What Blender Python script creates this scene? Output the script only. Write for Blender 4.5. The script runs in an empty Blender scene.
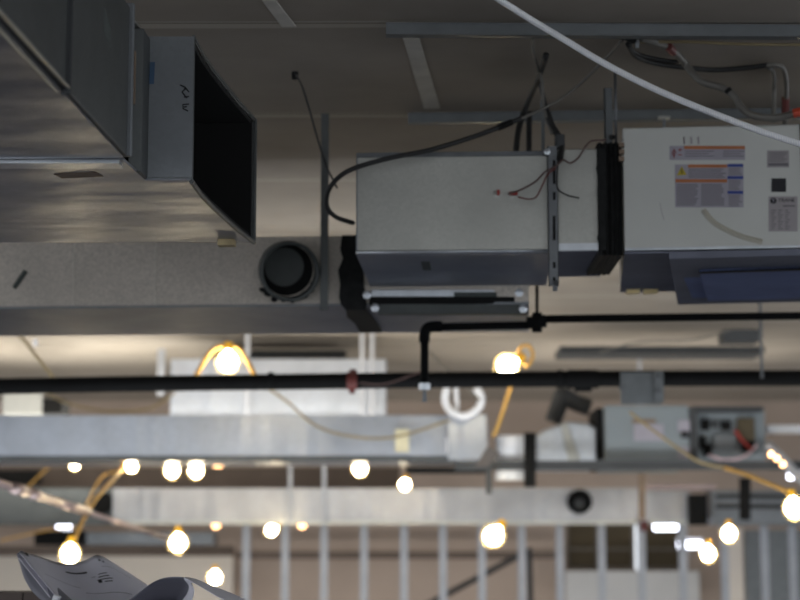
import bpy, math, random
from mathutils import Vector as V
R = random.Random(7)
C = bpy.context.scene.collection
F = 800 * 85 / 36.0
PITCH = math.atan(270 / F)
EYE = 1.6
cp, sp = math.cos(PITCH), math.sin(PITCH)
CEIL = 2.04          # ceiling height above the eye

def ray(px, py):
    x = (px - 400) / F; z = (300 - py) / F
    return V((x, cp - z * sp, sp + z * cp))
def P(px, py, Y):                    # world point of a pixel at distance Y
    d = ray(px, py); return d * (Y / d.y) + V((0, 0, EYE))
def PC(px, py, Y, lim=.03):
    p = P(px, py, Y)
    return p if p.z < EYE + CEIL - lim else PZ(px, py, CEIL - lim)
def PZ(px, py, z):                   # world point of a pixel at height z above the eye
    d = ray(px, py); return d * (z / d.z) + V((0, 0, EYE))

def lin(c):
    def f(v):
        v /= 255.0
        return v / 12.92 if v < .04045 else ((v + .055) / 1.055) ** 2.4
    return (f(c[0]), f(c[1]), f(c[2]), 1)

# ------------------------------------------------------------------ materials
MATS = {}
def nodes(name):
    m = bpy.data.materials.new(name); m.use_nodes = True
    nt = m.node_tree; b = nt.nodes['Principled BSDF']; MATS[name] = m
    return m, nt, b
def N(nt, t, **kw):
    n = nt.nodes.new(t)
    for k, v in kw.items():
        if k in n.inputs: n.inputs[k].default_value = v
        else: setattr(n, k, v)
    return n
def mix(nt, fac, a, b):
    n = nt.nodes.new('ShaderNodeMix'); n.data_type = 'RGBA'
    for i, v in ((0, fac), (6, a), (7, b)):
        if hasattr(v, 'links') or hasattr(v, 'is_linked'): nt.links.new(v, n.inputs[i])
        else: n.inputs[i].default_value = v
    return n.outputs[2]
def ramp(nt, src, p0, p1):
    n = nt.nodes.new('ShaderNodeMapRange'); n.inputs[1].default_value = p0; n.inputs[2].default_value = p1
    nt.links.new(src, n.inputs[0]); return n.outputs[0]
def coords(nt, scale=(1, 1, 1)):
    tc = nt.nodes.new('ShaderNodeTexCoord'); mp = nt.nodes.new('ShaderNodeMapping')
    mp.inputs['Scale'].default_value = scale
    nt.links.new(tc.outputs['Object'], mp.inputs['Vector']); return mp.outputs[0]
def noise(nt, vec, scale, detail=4, rough=.55):
    n = N(nt, 'ShaderNodeTexNoise', Scale=scale, Detail=detail, Roughness=rough)
    nt.links.new(vec, n.inputs['Vector']); return n.outputs[0]
def bump(nt, b, h, strength, dist=.01):
    n = N(nt, 'ShaderNodeBump', Strength=strength, Distance=dist)
    nt.links.new(h, n.inputs['Height']); nt.links.new(n.outputs[0], b.inputs['Normal'])
def plain(name, c, rough=.6, metal=0, var=.12, scale=9, bmp=0):
    m, nt, b = nodes(name)
    v = coords(nt); f = ramp(nt, noise(nt, v, scale), .3, .7)
    c1 = lin(c); c0 = tuple(x * (1 - var) for x in c1[:3]) + (1,); c2 = tuple(min(1, x * (1 + var)) for x in c1[:3]) + (1,)
    nt.links.new(mix(nt, f, c0, c2), b.inputs['Base Color'])
    b.inputs['Roughness'].default_value = rough; b.inputs['Metallic'].default_value = metal
    if name in ('mastic', 'unit_pan', 'unit_pan_dark', 'black_pipe'): b.inputs['Specular IOR Level'].default_value = .2
    if bmp: bump(nt, b, noise(nt, v, scale * 6), bmp)
    return m
def galv(name, c, rough=.4, spangle=60, var=.18, metal=.85, wavy=0, wscale=(1, 1, 1), patch=None):
    m, nt, b = nodes(name)
    v = coords(nt)
    vo = N(nt, 'ShaderNodeTexVoronoi', Scale=spangle); nt.links.new(v, vo.inputs['Vector'])
    sep = nt.nodes.new('ShaderNodeSeparateColor'); nt.links.new(vo.outputs['Color'], sep.inputs[0])
    c1 = lin(c); lo = tuple(x * (1 - var) for x in c1[:3]) + (1,); hi = tuple(min(1, x * (1 + var)) for x in c1[:3]) + (1,)
    a = mix(nt, sep.outputs[0], lo, hi)
    big = ramp(nt, noise(nt, v, 1.7, 5), .3, .75)
    a = mix(nt, big, a, tuple(x * .72 for x in c1[:3]) + (1,))
    if patch:
        pc, pscale, lo_, hi_ = patch
        a = mix(nt, ramp(nt, noise(nt, v, pscale, 2), lo_, hi_), a, lin(pc))
    nt.links.new(a, b.inputs['Base Color'])
    b.inputs['Metallic'].default_value = metal
    r = nt.nodes.new('ShaderNodeMapRange'); r.inputs[3].default_value = rough * .8; r.inputs[4].default_value = rough * 1.3
    nt.links.new(noise(nt, v, 5), r.inputs[0]); nt.links.new(r.outputs[0], b.inputs['Roughness'])
    if wavy: bump(nt, b, noise(nt, coords(nt, wscale), 2.6, 2, .4), wavy, .05)
    return m
def emit(name, c, s):
    m, nt, b = nodes(name)
    b.inputs['Base Color'].default_value = lin(c)
    b.inputs['Emission Color'].default_value = lin(c); b.inputs['Emission Strength'].default_value = s
    return m

galv('galvanized', (190, 190, 184), .42, 90, .07)
galv('galvanized_grey', (138, 142, 146), .5, 70, .06)
galv('galvanized_speckled', (196, 188, 178), .5, 130, .2, .6)
galv('galvanized_cool', (190, 196, 206), .36, 40, .06, .8, .5, (1.6, 1, .15))
galv('galvanized_streaky', (168, 168, 170), .36, 40, .06, .8, .5, (1.6, 1, .15))
galv('underside_shade_steel', (142, 146, 156), .5, 60, .06, .5)  # darker bluish copy; underside shade is put into the colour
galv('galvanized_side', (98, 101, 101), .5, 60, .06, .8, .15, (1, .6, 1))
galv('galvanized_bottom', (172, 174, 180), .36, 50, .08, .85, .5, (.8, 1.2, 1))
galv('galvanized_bright', (215, 220, 226), .3, 30, .08, .8)
galv('galvanized_stud', (180, 183, 190), .5, 30, .06, .55)
galv('steel_bracket', (120, 123, 126), .5, 40, .1, .8)
plain('ceiling_board', (168, 158, 146), .95, 0, .08, 1.3)
plain('unit_panel', (196, 197, 192), .5, .15, .04, 2.5)
plain('cabinet_grey', (132, 140, 144), .5, .2, .05, 2)
plain('unit_pan', (108, 122, 164), .95, 0, .1, 4)
plain('unit_pan_dark', (118, 121, 134), .95, 0, .1, 4)
plain('mastic', (34, 35, 35), .75, 0, .3, 30, .6)
plain('dark_rail', (72, 76, 75), .6)
plain('faint_stain', (180, 176, 162), .6)
plain('black_liner', (5, 5, 5), .95, 0, .3, 20)
plain('black_pipe', (11, 12, 13), .85, 0, .25, 8)
plain('black_cable', (38, 38, 38), .6)
plain('grey_cable', (104, 101, 95), .55)
plain('white_cable', (235, 206, 212), .45)
plain('strut', (112, 116, 118), .45, .6, .1, 12)
plain('wood_block', (176, 158, 120), .8, 0, .2, 20)
plain('brass', (226, 204, 150), .5, .3)
plain('white_tape', (205, 200, 190), .9)
plain('dark_tape', (70, 76, 74), .8)
plain('tan_strip', (130, 112, 96), .8)
plain('label_white', (160, 156, 166), .7, 0, .04)
plain('label_grey', (158, 152, 154), .7, 0, .04)
plain('label_orange', (172, 104, 62), .6)
plain('label_blue', (48, 66, 140), .6)
plain('label_yellow', (180, 160, 40), .6)
plain('ink', (40, 40, 44), .8)
plain('ink_pale', (112, 108, 114), .8)
plain('ink_red', (150, 52, 46), .8)
plain('red_plastic', (150, 40, 34), .5)
plain('orange_red', (190, 72, 46), .5)
plain('maroon', (96, 40, 36), .6)
plain('yellow_plastic', (226, 168, 34), .5)
plain('cage_wire', (236, 214, 150), .5)
plain('yellow_cord', (196, 152, 76), .6)
plain('tan_cord', (150, 134, 100), .7)
plain('copper_wire', (88, 66, 62), .5)
plain('cardboard', (216, 208, 176), .8)
plain('concrete', (68, 74, 90), .9, 0, .15, 1)
plain('wall_brown', (168, 152, 140), .9, 0, .1, .8)
plain('wall_beige', (196, 188, 178), .9, 0, .08, .8)
plain('wall_pale', (186, 186, 186), .8, 0, .08, 1)
plain('plywood', (100, 88, 80), .85, 0, .12, 3)
plain('brown_board', (84, 74, 56), .85, 0, .25, 3)
plain('dark_grey', (60, 62, 64), .7)
plain('soffit_grey', (120, 114, 106), .9, 0, .12, 2)
plain('taupe', (100, 94, 90), .9)
plain('pinkish_pipe', (158, 142, 140), .35, .6)
plain('white_paint', (246, 247, 250), .5, 0, .04)
plain('paper', (226, 224, 234), .9, 0, .04, 3)
plain('paper_shaded', (140, 140, 150), .9, 0, .05, 3)  # darker paper; shade inside curl and roll is put into the colour
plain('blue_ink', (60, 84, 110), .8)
plain('wood_table', (110, 98, 92), .8, 0, .15, 3)
emit('bulb_glow', (255, 236, 196), 60)
emit('bulb_orange', (255, 196, 136), 8)
emit('tube_glow', (236, 240, 255), 8)
# glass of the far windows
m_, nt_, b_ = nodes('window_glass')
b_.inputs['Base Color'].default_value = lin((70, 64, 52)); b_.inputs['Roughness'].default_value = .25

# ------------------------------------------------------------------ mesh building
class MB:
    def __init__(s): s.v = []; s.f = []
    def add(s, vs, fs):
        n = len(s.v); s.v += [V(v) for v in vs]; s.f += [tuple(i + n for i in f) for f in fs]; return s
    def slab(s, A, B, h, dep, dz=0):
        """box whose front bottom edge runs A-B (left to right), h high, dep deep"""
        t = (B - A); q = V((-t.y, t.x, 0)).normalized() * dep + V((0, 0, dz)); u = V((0, 0, h))
        return s.hexa([A, B, B + q, A + q, A + u, B + u, B + q + u, A + q + u])
    def hexa(s, p):
        return s.add(p, [(0, 3, 2, 1), (4, 5, 6, 7), (0, 1, 5, 4), (1, 2, 6, 5), (2, 3, 7, 6), (3, 0, 4, 7)])
    def box(s, c, d, rz=0):
        ca, sa = math.cos(rz), math.sin(rz); out = []
        for z in (-1, 1):
            for x, y in ((-1, -1), (1, -1), (1, 1), (-1, 1)):
                X, Y = x * d[0] / 2, y * d[1] / 2
                out.append(V(c) + V((X * ca - Y * sa, X * sa + Y * ca, z * d[2] / 2)))
        return s.hexa(out)
    def prism(s, poly, z0, z1):
        n = len(poly); vs = [V((p[0], p[1], z0)) for p in poly] + [V((p[0], p[1], z1)) for p in poly]
        fs = [tuple(range(n - 1, -1, -1)), tuple(range(n, 2 * n))] + [(i, (i + 1) % n, (i + 1) % n + n, i + n) for i in range(n)]
        return s.add(vs, fs)
    def tube(s, pts, r, n=10, cap=True, radii=None):
        pts = [V(p) for p in pts]; up = None; rings = []
        for i, p in enumerate(pts):
            t = (pts[min(i + 1, len(pts) - 1)] - pts[max(i - 1, 0)]).normalized()
            if up is None: up = V((0, 0, 1)) if abs(t.z) < .9 else V((0, 1, 0))
            a = t.cross(up).normalized(); up = a.cross(t).normalized()
            rr = radii[i] if radii else r
            rings.append([p + (a * math.cos(k * 2 * math.pi / n) + up * math.sin(k * 2 * math.pi / n)) * rr for k in range(n)])
        vs = [v for g in rings for v in g]; fs = []
        for i in range(len(rings) - 1):
            for k in range(n):
                fs.append((i * n + k, i * n + (k + 1) % n, (i + 1) * n + (k + 1) % n, (i + 1) * n + k))
        if cap: fs.append(tuple(range(n - 1, -1, -1))); fs.append(tuple((len(rings) - 1) * n + k for k in range(n)))
        return s.add(vs, fs)
    def lathe(s, prof, c, ax=(0, 0, 1), n=20):
        """profile of (radius, height) turned about ax through c"""
        ax = V(ax).normalized(); a = ax.cross(V((0, 1, .13))).normalized(); b = ax.cross(a); vs = []; m = len(prof)
        for r, h in prof:
            for k in range(n):
                t = 2 * math.pi * k / n; vs.append(V(c) + ax * h + (a * math.cos(t) + b * math.sin(t)) * r)
        fs = [(i * n + k, i * n + (k + 1) % n, (i + 1) * n + (k + 1) % n, (i + 1) * n + k) for i in range(m - 1) for k in range(n)]
        return s.add(vs, fs)

def bez(pts, k=8):
    """Catmull-Rom through the points"""
    p = [V(x) for x in pts]; p = [p[0] * 2 - p[1]] + p + [p[-1] * 2 - p[-2]]; out = []
    for i in range(1, len(p) - 2):
        for j in range(k):
            t = j / k; a, b, c, d = p[i - 1:i + 3]
            out.append(.5 * ((2 * b) + (c - a) * t + (2 * a - 5 * b + 4 * c - d) * t * t + (3 * b - a - 3 * c + d) * t ** 3))
    out.append(p[-2]); return out

def obj(name, mb, mat, parent=None, bevel=0, smooth=False, label=None, origin=None):
    if origin is None:
        if parent is None:
            o_ = sum(mb.v, V((0, 0, 0))) / len(mb.v); origin = V((o_.x, o_.y, min(v.z for v in mb.v)))
        else: origin = wloc(parent)
    me = bpy.data.meshes.new(name); me.from_pydata([v - origin for v in mb.v], [], mb.f)
    me.materials.append(MATS[mat]); me.update()
    import bmesh
    bm = bmesh.new(); bm.from_mesh(me); bmesh.ops.recalc_face_normals(bm, faces=bm.faces[:]); bm.to_mesh(me); bm.free()
    if smooth:
        for p in me.polygons: p.use_smooth = True
    o = bpy.data.objects.new(name, me); C.objects.link(o)
    if parent is None: o.location = origin
    else: o.parent = parent; o.location = (0, 0, 0)
    if parent is not None: o.location = origin - wloc(parent)
    if bevel:
        b = o.modifiers.new('bevel', 'BEVEL'); b.width = bevel; b.segments = 2; b.limit_method = 'ANGLE'
    if label: o['label'] = label
    return o
def wloc(o):
    l = V(o.location)
    while o.parent: o = o.parent; l = l + V(o.location)
    return l
def tag(o, label, cat, group=None):
    o['label'] = label; o['category'] = cat
    if group: o['group'] = group
    return o
def thing(name, loc, label, cat, group=None):
    o = bpy.data.objects.new(name, None); C.objects.link(o); o.location = loc; o.empty_display_size = .1
    return tag(o, label, cat, group)
def struct(o): o['kind'] = 'structure'; return o
def dup(root, loc, rot=None, label=None, group=None, swap=None):
    def cpy(o, par):
        c = o.copy(); C.objects.link(c)
        if par is not None: c.parent = par
        for ch in [x for x in bpy.data.objects if x.parent == o]: cpy(ch, c)
        return c
    r = cpy(root, None); r.location = loc
    if rot is not None: r.rotation_euler = rot
    if label: r['label'] = label
    if group: r['group'] = group
    return r
def text_mb(txt, origin, ux, uy, size):
    """flat lettering laid along ux / uy"""
    cu = bpy.data.curves.new('t', 'FONT'); cu.body = txt; cu.size = size; cu.extrude = .0006
    o = bpy.data.objects.new('t', cu); C.objects.link(o)
    dg = bpy.context.evaluated_depsgraph_get(); me = bpy.data.meshes.new_from_object(o.evaluated_get(dg))
    mb = MB(); n = ux.cross(uy)
    mb.add([origin + ux * v.co.x + uy * v.co.y + n * v.co.z for v in me.vertices], [tuple(p.vertices) for p in me.polygons])
    bpy.data.objects.remove(o); bpy.data.curves.remove(cu); bpy.data.meshes.remove(me)
    return mb

# ------------------------------------------------------------------ the room
Z = EYE
BACK = 23.0
mb = MB(); mb.hexa([V((-11, -2, Z + CEIL)), V((11, -2, Z + CEIL)), V((11, BACK + .3, Z + CEIL)), V((-11, BACK + .3, Z + CEIL)),
                    V((-11, -2, Z + CEIL + .3)), V((11, -2, Z + CEIL + .3)), V((11, BACK + .3, Z + CEIL + .3)), V((-11, BACK + .3, Z + CEIL + .3))])
# ceiling of board with tape joints (procedural)
m, nt, b = nodes('ceiling_taped'); tc = nt.nodes.new('ShaderNodeNewGeometry')
sx = nt.nodes.new('ShaderNodeSeparateXYZ'); nt.links.new(tc.outputs['Position'], sx.inputs[0])
def math_(op, a, b_=None):
    n = nt.nodes.new('ShaderNodeMath'); n.operation = op
    for i, v in enumerate((a, b_)):
        if v is None: continue
        if isinstance(v, (int, float)): n.inputs[i].default_value = v
        else: nt.links.new(v, n.inputs[i])
    return n.outputs[0]
base = mix(nt, ramp(nt, noise(nt, tc.outputs['Position'], 1.1, 5), .3, .7), lin((146, 137, 125)), lin((170, 160, 148)))
def line(coord, period, off, width):
    q = math_('SUBTRACT', coord, off); q = math_('DIVIDE', q, period); q = math_('FRACT', q); q = math_('SUBTRACT', q, .5)
    q = math_('ABSOLUTE', q); return math_('GREATER_THAN', q, .5 - width / period / 2)
jy = line(math_('ADD', sx.outputs[1], math_('MULTIPLY', noise(nt, tc.outputs['Position'], .6, 3), .06)), 1.43, 6.95, .09)
base = mix(nt, jy, base, lin((180, 171, 158)))
jy2 = line(sx.outputs[1], 1.43, 6.90, .010)
base = mix(nt, jy2, base, lin((92, 86, 80)))
nt.links.new(base, b.inputs['Base Color']); b.inputs['Roughness'].default_value = .95
struct(obj('ceiling', mb, 'ceiling_taped', origin=V((0, 0, Z + CEIL))))
mb = MB(); mb.box((0, 10.5, -.1), (22, 26, .2)); struct(obj('floor', mb, 'concrete'))
# patched joint-compound strokes on the ceiling
for a, b_, c, d in (((262, 0), (276, 0), (296, 26), (282, 26)), ((403, 38), (419, 38), (440, 108), (424, 108))):
    q = [PZ(p[0], p[1], CEIL) for p in (a, b_, c, d)]
    q = [V((v.x, v.y, Z + CEIL - .003)) for v in q]
    mb = MB(); mb.hexa(q + [v + V((0, 0, .003)) for v in q])
    o = obj('trim_1' if a[0] < 300 else 'trim_2', mb, 'white_tape'); struct(o)
# back wall with window openings
def wallp(px, py): return P(px, py, BACK)
mb = MB()
zt = Z + CEIL; L = -11; Rr = 11
wx0 = wallp(566, 550).x; wx1 = wallp(690, 550).x; wz0 = wallp(600, 570).z; wz1 = wallp(600, 520).z
mb.hexa([V((L, BACK, 0)), V((wx0, BACK, 0)), V((wx0, BACK + .25, 0)), V((L, BACK + .25, 0)), V((L, BACK, zt)), V((wx0, BACK, zt)), V((wx0, BACK + .25, zt)), V((L, BACK + .25, zt))])
mb.hexa([V((wx1, BACK, 0)), V((Rr, BACK, 0)), V((Rr, BACK + .25, 0)), V((wx1, BACK + .25, 0)), V((wx1, BACK, zt)), V((Rr, BACK, zt)), V((Rr, BACK + .25, zt)), V((wx1, BACK + .25, zt))])
mb.hexa([V((wx0, BACK, 0)), V((wx1, BACK, 0)), V((wx1, BACK + .25, 0)), V((wx0, BACK + .25, 0)), V((wx0, BACK, wz0)), V((wx1, BACK, wz0)), V((wx1, BACK + .25, wz0)), V((wx0, BACK + .25, wz0))])
mb.hexa([V((wx0, BACK, wz1)), V((wx1, BACK, wz1)), V((wx1, BACK + .25, wz1)), V((wx0, BACK + .25, wz1)), V((wx0, BACK, zt)), V((wx1, BACK, zt)), V((wx1, BACK + .25, zt)), V((wx0, BACK + .25, zt))])
struct(obj('wall_back', mb, 'wall_brown'))
for i, (a, c) in enumerate(((566, 600), (602, 636), (640, 688))):
    x0, x1 = wallp(a, 550).x, wallp(c, 550).x
    root = obj('window_%d' % (i + 1), MB().box(((x0 + x1) / 2, BACK + .16, (wz0 + wz1) / 2), (x1 - x0, .02, wz1 - wz0)), 'brown_board'); struct(root)
    fr = MB(); fr.box(((x0 + x1) / 2, BACK + .12, wz0 + .02), (x1 - x0, .05, .04)); fr.box(((x0 + x1) / 2, BACK + .12, wz0 + (wz1 - wz0) * .42), (x1 - x0, .04, .03))
    fr.box((x0 + .02, BACK + .12, (wz0 + wz1) / 2), (.04, .05, wz1 - wz0)); fr.box((x1 - .02, BACK + .12, (wz0 + wz1) / 2), (.04, .05, wz1 - wz0))
    obj('window_frame', fr, 'soffit_grey', root)

def pbox(name, mat, x0, x1, yt, yb, Y, dep, parent=None, bevel=.004, Yr=None, label=None):
    """box whose front face spans pixel x0..x1, yt..yb at distance Y"""
    Yr = Yr or Y
    A = P(x0, yb, Y); B = P(x1, yb, Yr); zz = min(A.z, B.z) if Yr == Y else None
    if zz is not None: A.z = B.z = zz
    h = P(x0, yt, Y).z - A.z
    return obj(name, MB().slab(A, B, h, dep), mat, parent, bevel, label=label)

# ------------------------------------------------------------------ near duct at the upper left
zb = 1.16
ang = -.012
A = PZ(0, 17, zb); B = PZ(128, 157, zb)
d = (B - A); d.z = 0; d.normalize()
n_ = V((-d.y, d.x, 0))                               # to the left
A0 = B - d * 2.9; W = 1.25; H = .435
root = thing('rectangular_duct', V((B.x - .6, B.y - 1.4, Z + zb)), 'large galvanized duct overhead at the upper left corner, its dull side facing right', 'duct')
def trunk(a, b, z0, z1, w, mb):
    q = n_ * w
    return mb.hexa([V((a.x, a.y, z0)), V((b.x, b.y, z0)), V((b.x + q.x, b.y + q.y, z0)), V((a.x + q.x, a.y + q.y, z0)),
                    V((a.x, a.y, z1)), V((b.x, b.y, z1)), V((b.x + q.x, b.y + q.y, z1)), V((a.x + q.x, a.y + q.y, z1))])
S = PZ(67, 90, zb); z0 = Z + zb; z1 = z0 + H
S1 = S - d * .006; S2 = S + d * .006
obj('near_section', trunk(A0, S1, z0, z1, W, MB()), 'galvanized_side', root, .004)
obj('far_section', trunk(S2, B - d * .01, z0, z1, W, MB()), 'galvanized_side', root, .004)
# bottom skin, shinier
bs = MB(); trunk(A0 + n_ * .012, B - d * .012 + n_ * .012, z0 - .004, z0 - .0005, W - .02, bs)
obj('bottom_skin', bs, 'galvanized_bottom', root)
# corner seam along the lower edge
sm = MB()
for w_, dz in ((-.008, .001), (.02, -.008)):
    sm.tube([A0 + n_ * w_ + V((0, 0, dz)), S - d * .02 + n_ * w_ + V((0, 0, dz))], .0045, 8)
obj('corner_seam', sm, 'galvanized', root, smooth=True)
fl = MB()
trunk(S - d * .012 - n_ * .012, S + d * .0, z0 - .012, z0 + H + .01, .014, fl)
obj('joint_flange', fl, 'dark_grey', root)
tp = MB()
q0, q1 = PZ(116, 157, zb), PZ(124, 157, zb)
a = V((0, 0, z0)) + d * 0
for t0, t1, zz0, zz1 in ((-.36, -.27, .265, .325),):
    p = B + d * t0; p2 = B + d * t1
    tp.hexa([V((p.x, p.y, z0 + zz0)) - n_ * .001, V((p2.x, p2.y, z0 + zz0 - .02)) - n_ * .001, V((p2.x, p2.y, z0 + zz0 - .02)), V((p.x, p.y, z0 + zz0)),
             V((p.x, p.y, z0 + zz1)) - n_ * .001, V((p2.x, p2.y, z0 + zz1 - .02)) - n_ * .001, V((p2.x, p2.y, z0 + zz1 - .02)), V((p.x, p.y, z0 + zz1))])
obj('tape_patch', tp, 'dark_tape', root)
st = MB()
p = B - d * .02
st.hexa([p - n_ * .012 + V((0, 0, .0)), p + d * .02 - n_ * .012, p + d * .02 + n_ * W, p + n_ * W,
         p - n_ * .012 + V((0, 0, H + .012)), p + d * .02 - n_ * .012 + V((0, 0, H + .012)), p + d * .02 + n_ * W + V((0, 0, H + .012)), p + n_ * W + V((0, 0, H + .012))])
o = obj('end_flange', st, 'galvanized_grey', root, .003)

# the flared elbow with the open black mouth
root = thing('duct_elbow', V((-1.1, 6.0, Z + zb)), 'open ended galvanized duct elbow with a black lined mouth facing right', 'duct')
mouth = [PZ(193, 178, zb), None, None, PZ(250, 240, zb)]
mth = [V((-.627, 5.57, 0)), V((-.619, 5.78, 0)), V((-.603, 5.97, 0)), V((-.578, 6.2, 0)), V((-.560, 6.36, 0)), V((-.520, 6.64, 0))]
zt1 = .443
def plate(poly, za, zb_): return MB().prism(poly, za, zb_)
left = -2.1
foot = [V((left, B.y + .03, 0)), V((-.79, B.y + .03, 0)), V((-.765, 5.57, 0))] + mth + [V((left, 6.66, 0))]
ob = obj('bottom_plate', plate(foot, z0 - .002, z0 + .006), 'galvanized_bottom', root)
obj('top_plate', plate(foot, z0 + zt1 - .006, z0 + zt1), 'galvanized', root)
fp = MB()
fp.hexa([V((-.765, 5.562, z0)), V((-.625, 5.562, z0)), V((-.625, 5.572, z0)), V((-.765, 5.572, z0)),
         V((-.765, 5.562, z0 + zt1)), V((-.625, 5.562, z0 + zt1)), V((-.625, 5.572, z0 + zt1)), V((-.765, 5.572, z0 + zt1))])
obj('front_plate', fp, 'galvanized_grey', root)
fp = MB()
fp.hexa([V((-.80, 5.44, z0)), V((-.762, 5.45, z0)), V((-.757, 5.60, z0)), V((-.80, 5.60, z0)),
         V((-.80, 5.44, z0 + H)), V((-.762, 5.45, z0 + H)), V((-.757, 5.60, z0 + H)), V((-.80, 5.60, z0 + H))])
obj('collar', fp, 'galvanized_side', root, .003)
fp = MB(); fp.box((-.7875, 5.432, z0 + .28), (.012, .012, .16)); obj('tan_strip', fp, 'tan_strip', root)
bp = MB(); bp.hexa([V((left, 6.64, z0)), V((-.52, 6.64, z0)), V((-.52, 6.66, z0)), V((left, 6.66, z0)), V((left, 6.64, z0 + zt1)), V((-.52, 6.64, z0 + zt1)), V((-.52, 6.66, z0 + zt1)), V((left, 6.66, z0 + zt1))])
obj('back_plate', bp, 'galvanized_side', root)
# black liner: inset panels following the inside
ln = MB(); inner = [V((-1.7, 5.578, 0)), V((-.633, 5.578, 0))] + [v + V((-.006, 0, 0)) for v in mth[1:-1]] + [V((-.53, 6.632, 0)), V((-1.7, 6.632, 0))]
ln.prism(inner, z0 + .006, z0 + .02); ln.prism(inner, z0 + zt1 - .02, z0 + zt1 - .007)
ln.hexa([V((-1.7, 6.60, z0)), V((-.53, 6.60, z0)), V((-.53, 6.639, z0)), V((-1.7, 6.639, z0)), V((-1.7, 6.60, z0 + zt1 - .01)), V((-.53, 6.60, z0 + zt1 - .01)), V((-.53, 6.639, z0 + zt1 - .01)), V((-1.7, 6.639, z0 + zt1 - .01))])
ln.hexa([V((-1.7, 5.576, z0)), V((-.632, 5.576, z0)), V((-.632, 5.59, z0)), V((-1.7, 5.59, z0)), V((-1.7, 5.576, z0 + zt1 - .01)), V((-.632, 5.576, z0 + zt1 - .01)), V((-.632, 5.59, z0 + zt1 - .01)), V((-1.7, 5.59, z0 + zt1 - .01))])
ln.hexa([V((-1.7, 5.576, z0)), V((-1.68, 5.576, z0)), V((-1.68, 6.63, z0)), V((-1.7, 6.63, z0)), V((-1.7, 5.576, z0 + zt1 - .01)), V((-1.68, 5.576, z0 + zt1 - .01)), V((-1.68, 6.63, z0 + zt1 - .01)), V((-1.7, 6.63, z0 + zt1 - .01))])
obj('liner', ln, 'black_liner', root)
# flared deflector inside the mouth hides the hollow: turned edge around it
rim = MB()
lo = [V((v.x, v.y, z0 - .004)) for v in mth]; hi = [V((v.x, v.y, z0 + zt1 + .002)) for v in mth]
rim.tube(lo, .008, 6); rim.tube(hi, .005, 6); rim.tube([lo[0], hi[0]], .005, 6); rim.tube([lo[-1], hi[-1]], .006, 6)
obj('mouth_rim', rim, 'galvanized_side', root)
wb = MB(); wp = PZ(226, 238, zb); wb.box((wp.x, 6.6, z0 - .012), (.06, .05, .022), -.05); obj('wood_block', wb, 'wood_block', root)
hs = MB()
def front(px, py): return P(px - 1, py, 5.560)
for stt in ([(181, 85), (186, 87), (190, 92)], [(183, 92), (187, 88)], [(183, 92), (188, 98)], [(190, 96.5), (185, 97)],
            [(190, 104), (184, 104.5), (184, 108.5), (189, 111)], [(184.5, 107), (188, 106.5)]):
    hs.tube([front(*p_) for p_ in stt], .0022, 6)
obj('marker_writing', hs, 'ink', root, label='black marker letters written sideways')
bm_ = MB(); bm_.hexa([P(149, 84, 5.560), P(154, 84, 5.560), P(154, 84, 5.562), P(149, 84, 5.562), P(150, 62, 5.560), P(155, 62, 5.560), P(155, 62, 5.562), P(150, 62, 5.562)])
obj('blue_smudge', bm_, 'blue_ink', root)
cs = MB(); cs.tube([V((-.765, 5.558, z0 + .002)), V((-.628, 5.558, z0 + .002))], .005, 6); obj('bright_seam', cs, 'galvanized_bright', root)
js = MB(); js.box(((left - .80) / 2, B.y + .06, z0 - .008), (-.80 - left, .075, .010)); obj('joint_strip', js, 'galvanized_bright', root)
tp = MB(); a = PZ(54, 173, zb); b2 = PZ(96, 171, zb); tp.slab(V((a.x, a.y, z0 - .0045)), V((b2.x, b2.y, z0 - .0045)), .002, .06)
obj('tape_patch', tp, 'tan_strip', root)

# ------------------------------------------------------------------ middle duct with round take-off
zm = 1.18
A = PZ(-120, 309, zm); B = PZ(529, 303, zm); hm = .315
t_ = (B - A).normalized(); qn = V((-t_.y, t_.x, 0))
root = thing('rectangular_duct', (A + B) / 2, 'long speckled grey duct crossing behind the open elbow, with a round black opening', 'duct')
def on_mid(px):                      # point on front bottom edge under pixel px
    r_ = ray(px, 306); s_ = (A.x * r_.y - A.y * r_.x) / (t_.y * r_.x - t_.x * r_.y); return A + t_ * s_
up = V((0, 0, 1))
prev = A; hole = 287
hc = None
segs = [-120, -20, 73, 155, 529]
for i in range(len(segs) - 1):
    a = on_mid(segs[i]) if i else A; b2 = on_mid(segs[i + 1]) if i < len(segs) - 2 else B
    if segs[i + 1] == 529:           # the section with the opening: frame of four pieces behind a ring
        obj('section', MB().slab(a, b2, hm, 1.0), 'galvanized_speckled', root, .003)
    else: obj('section', MB().slab(a, b2, hm, 1.0), 'galvanized_speckled', root, .003)
for px in segs[1:4]:
    a = on_mid(px); s = MB().slab(a - t_ * .0025 - qn * .003 , a + t_ * .0025 - qn * .003, hm, .004); obj('seam', s, 'white_tape', root)
bt = MB().slab(A - up * .004 + qn * .01, B - up * .004 + qn * .01, .003, .99); obj('bottom_skin', bt, 'underside_shade_steel', root)
ed = MB().slab(A - qn * .006 - up * .005, B - qn * .006 - up * .005, .010, .012); obj('bottom_edge', ed, 'galvanized_grey', root)
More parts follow.
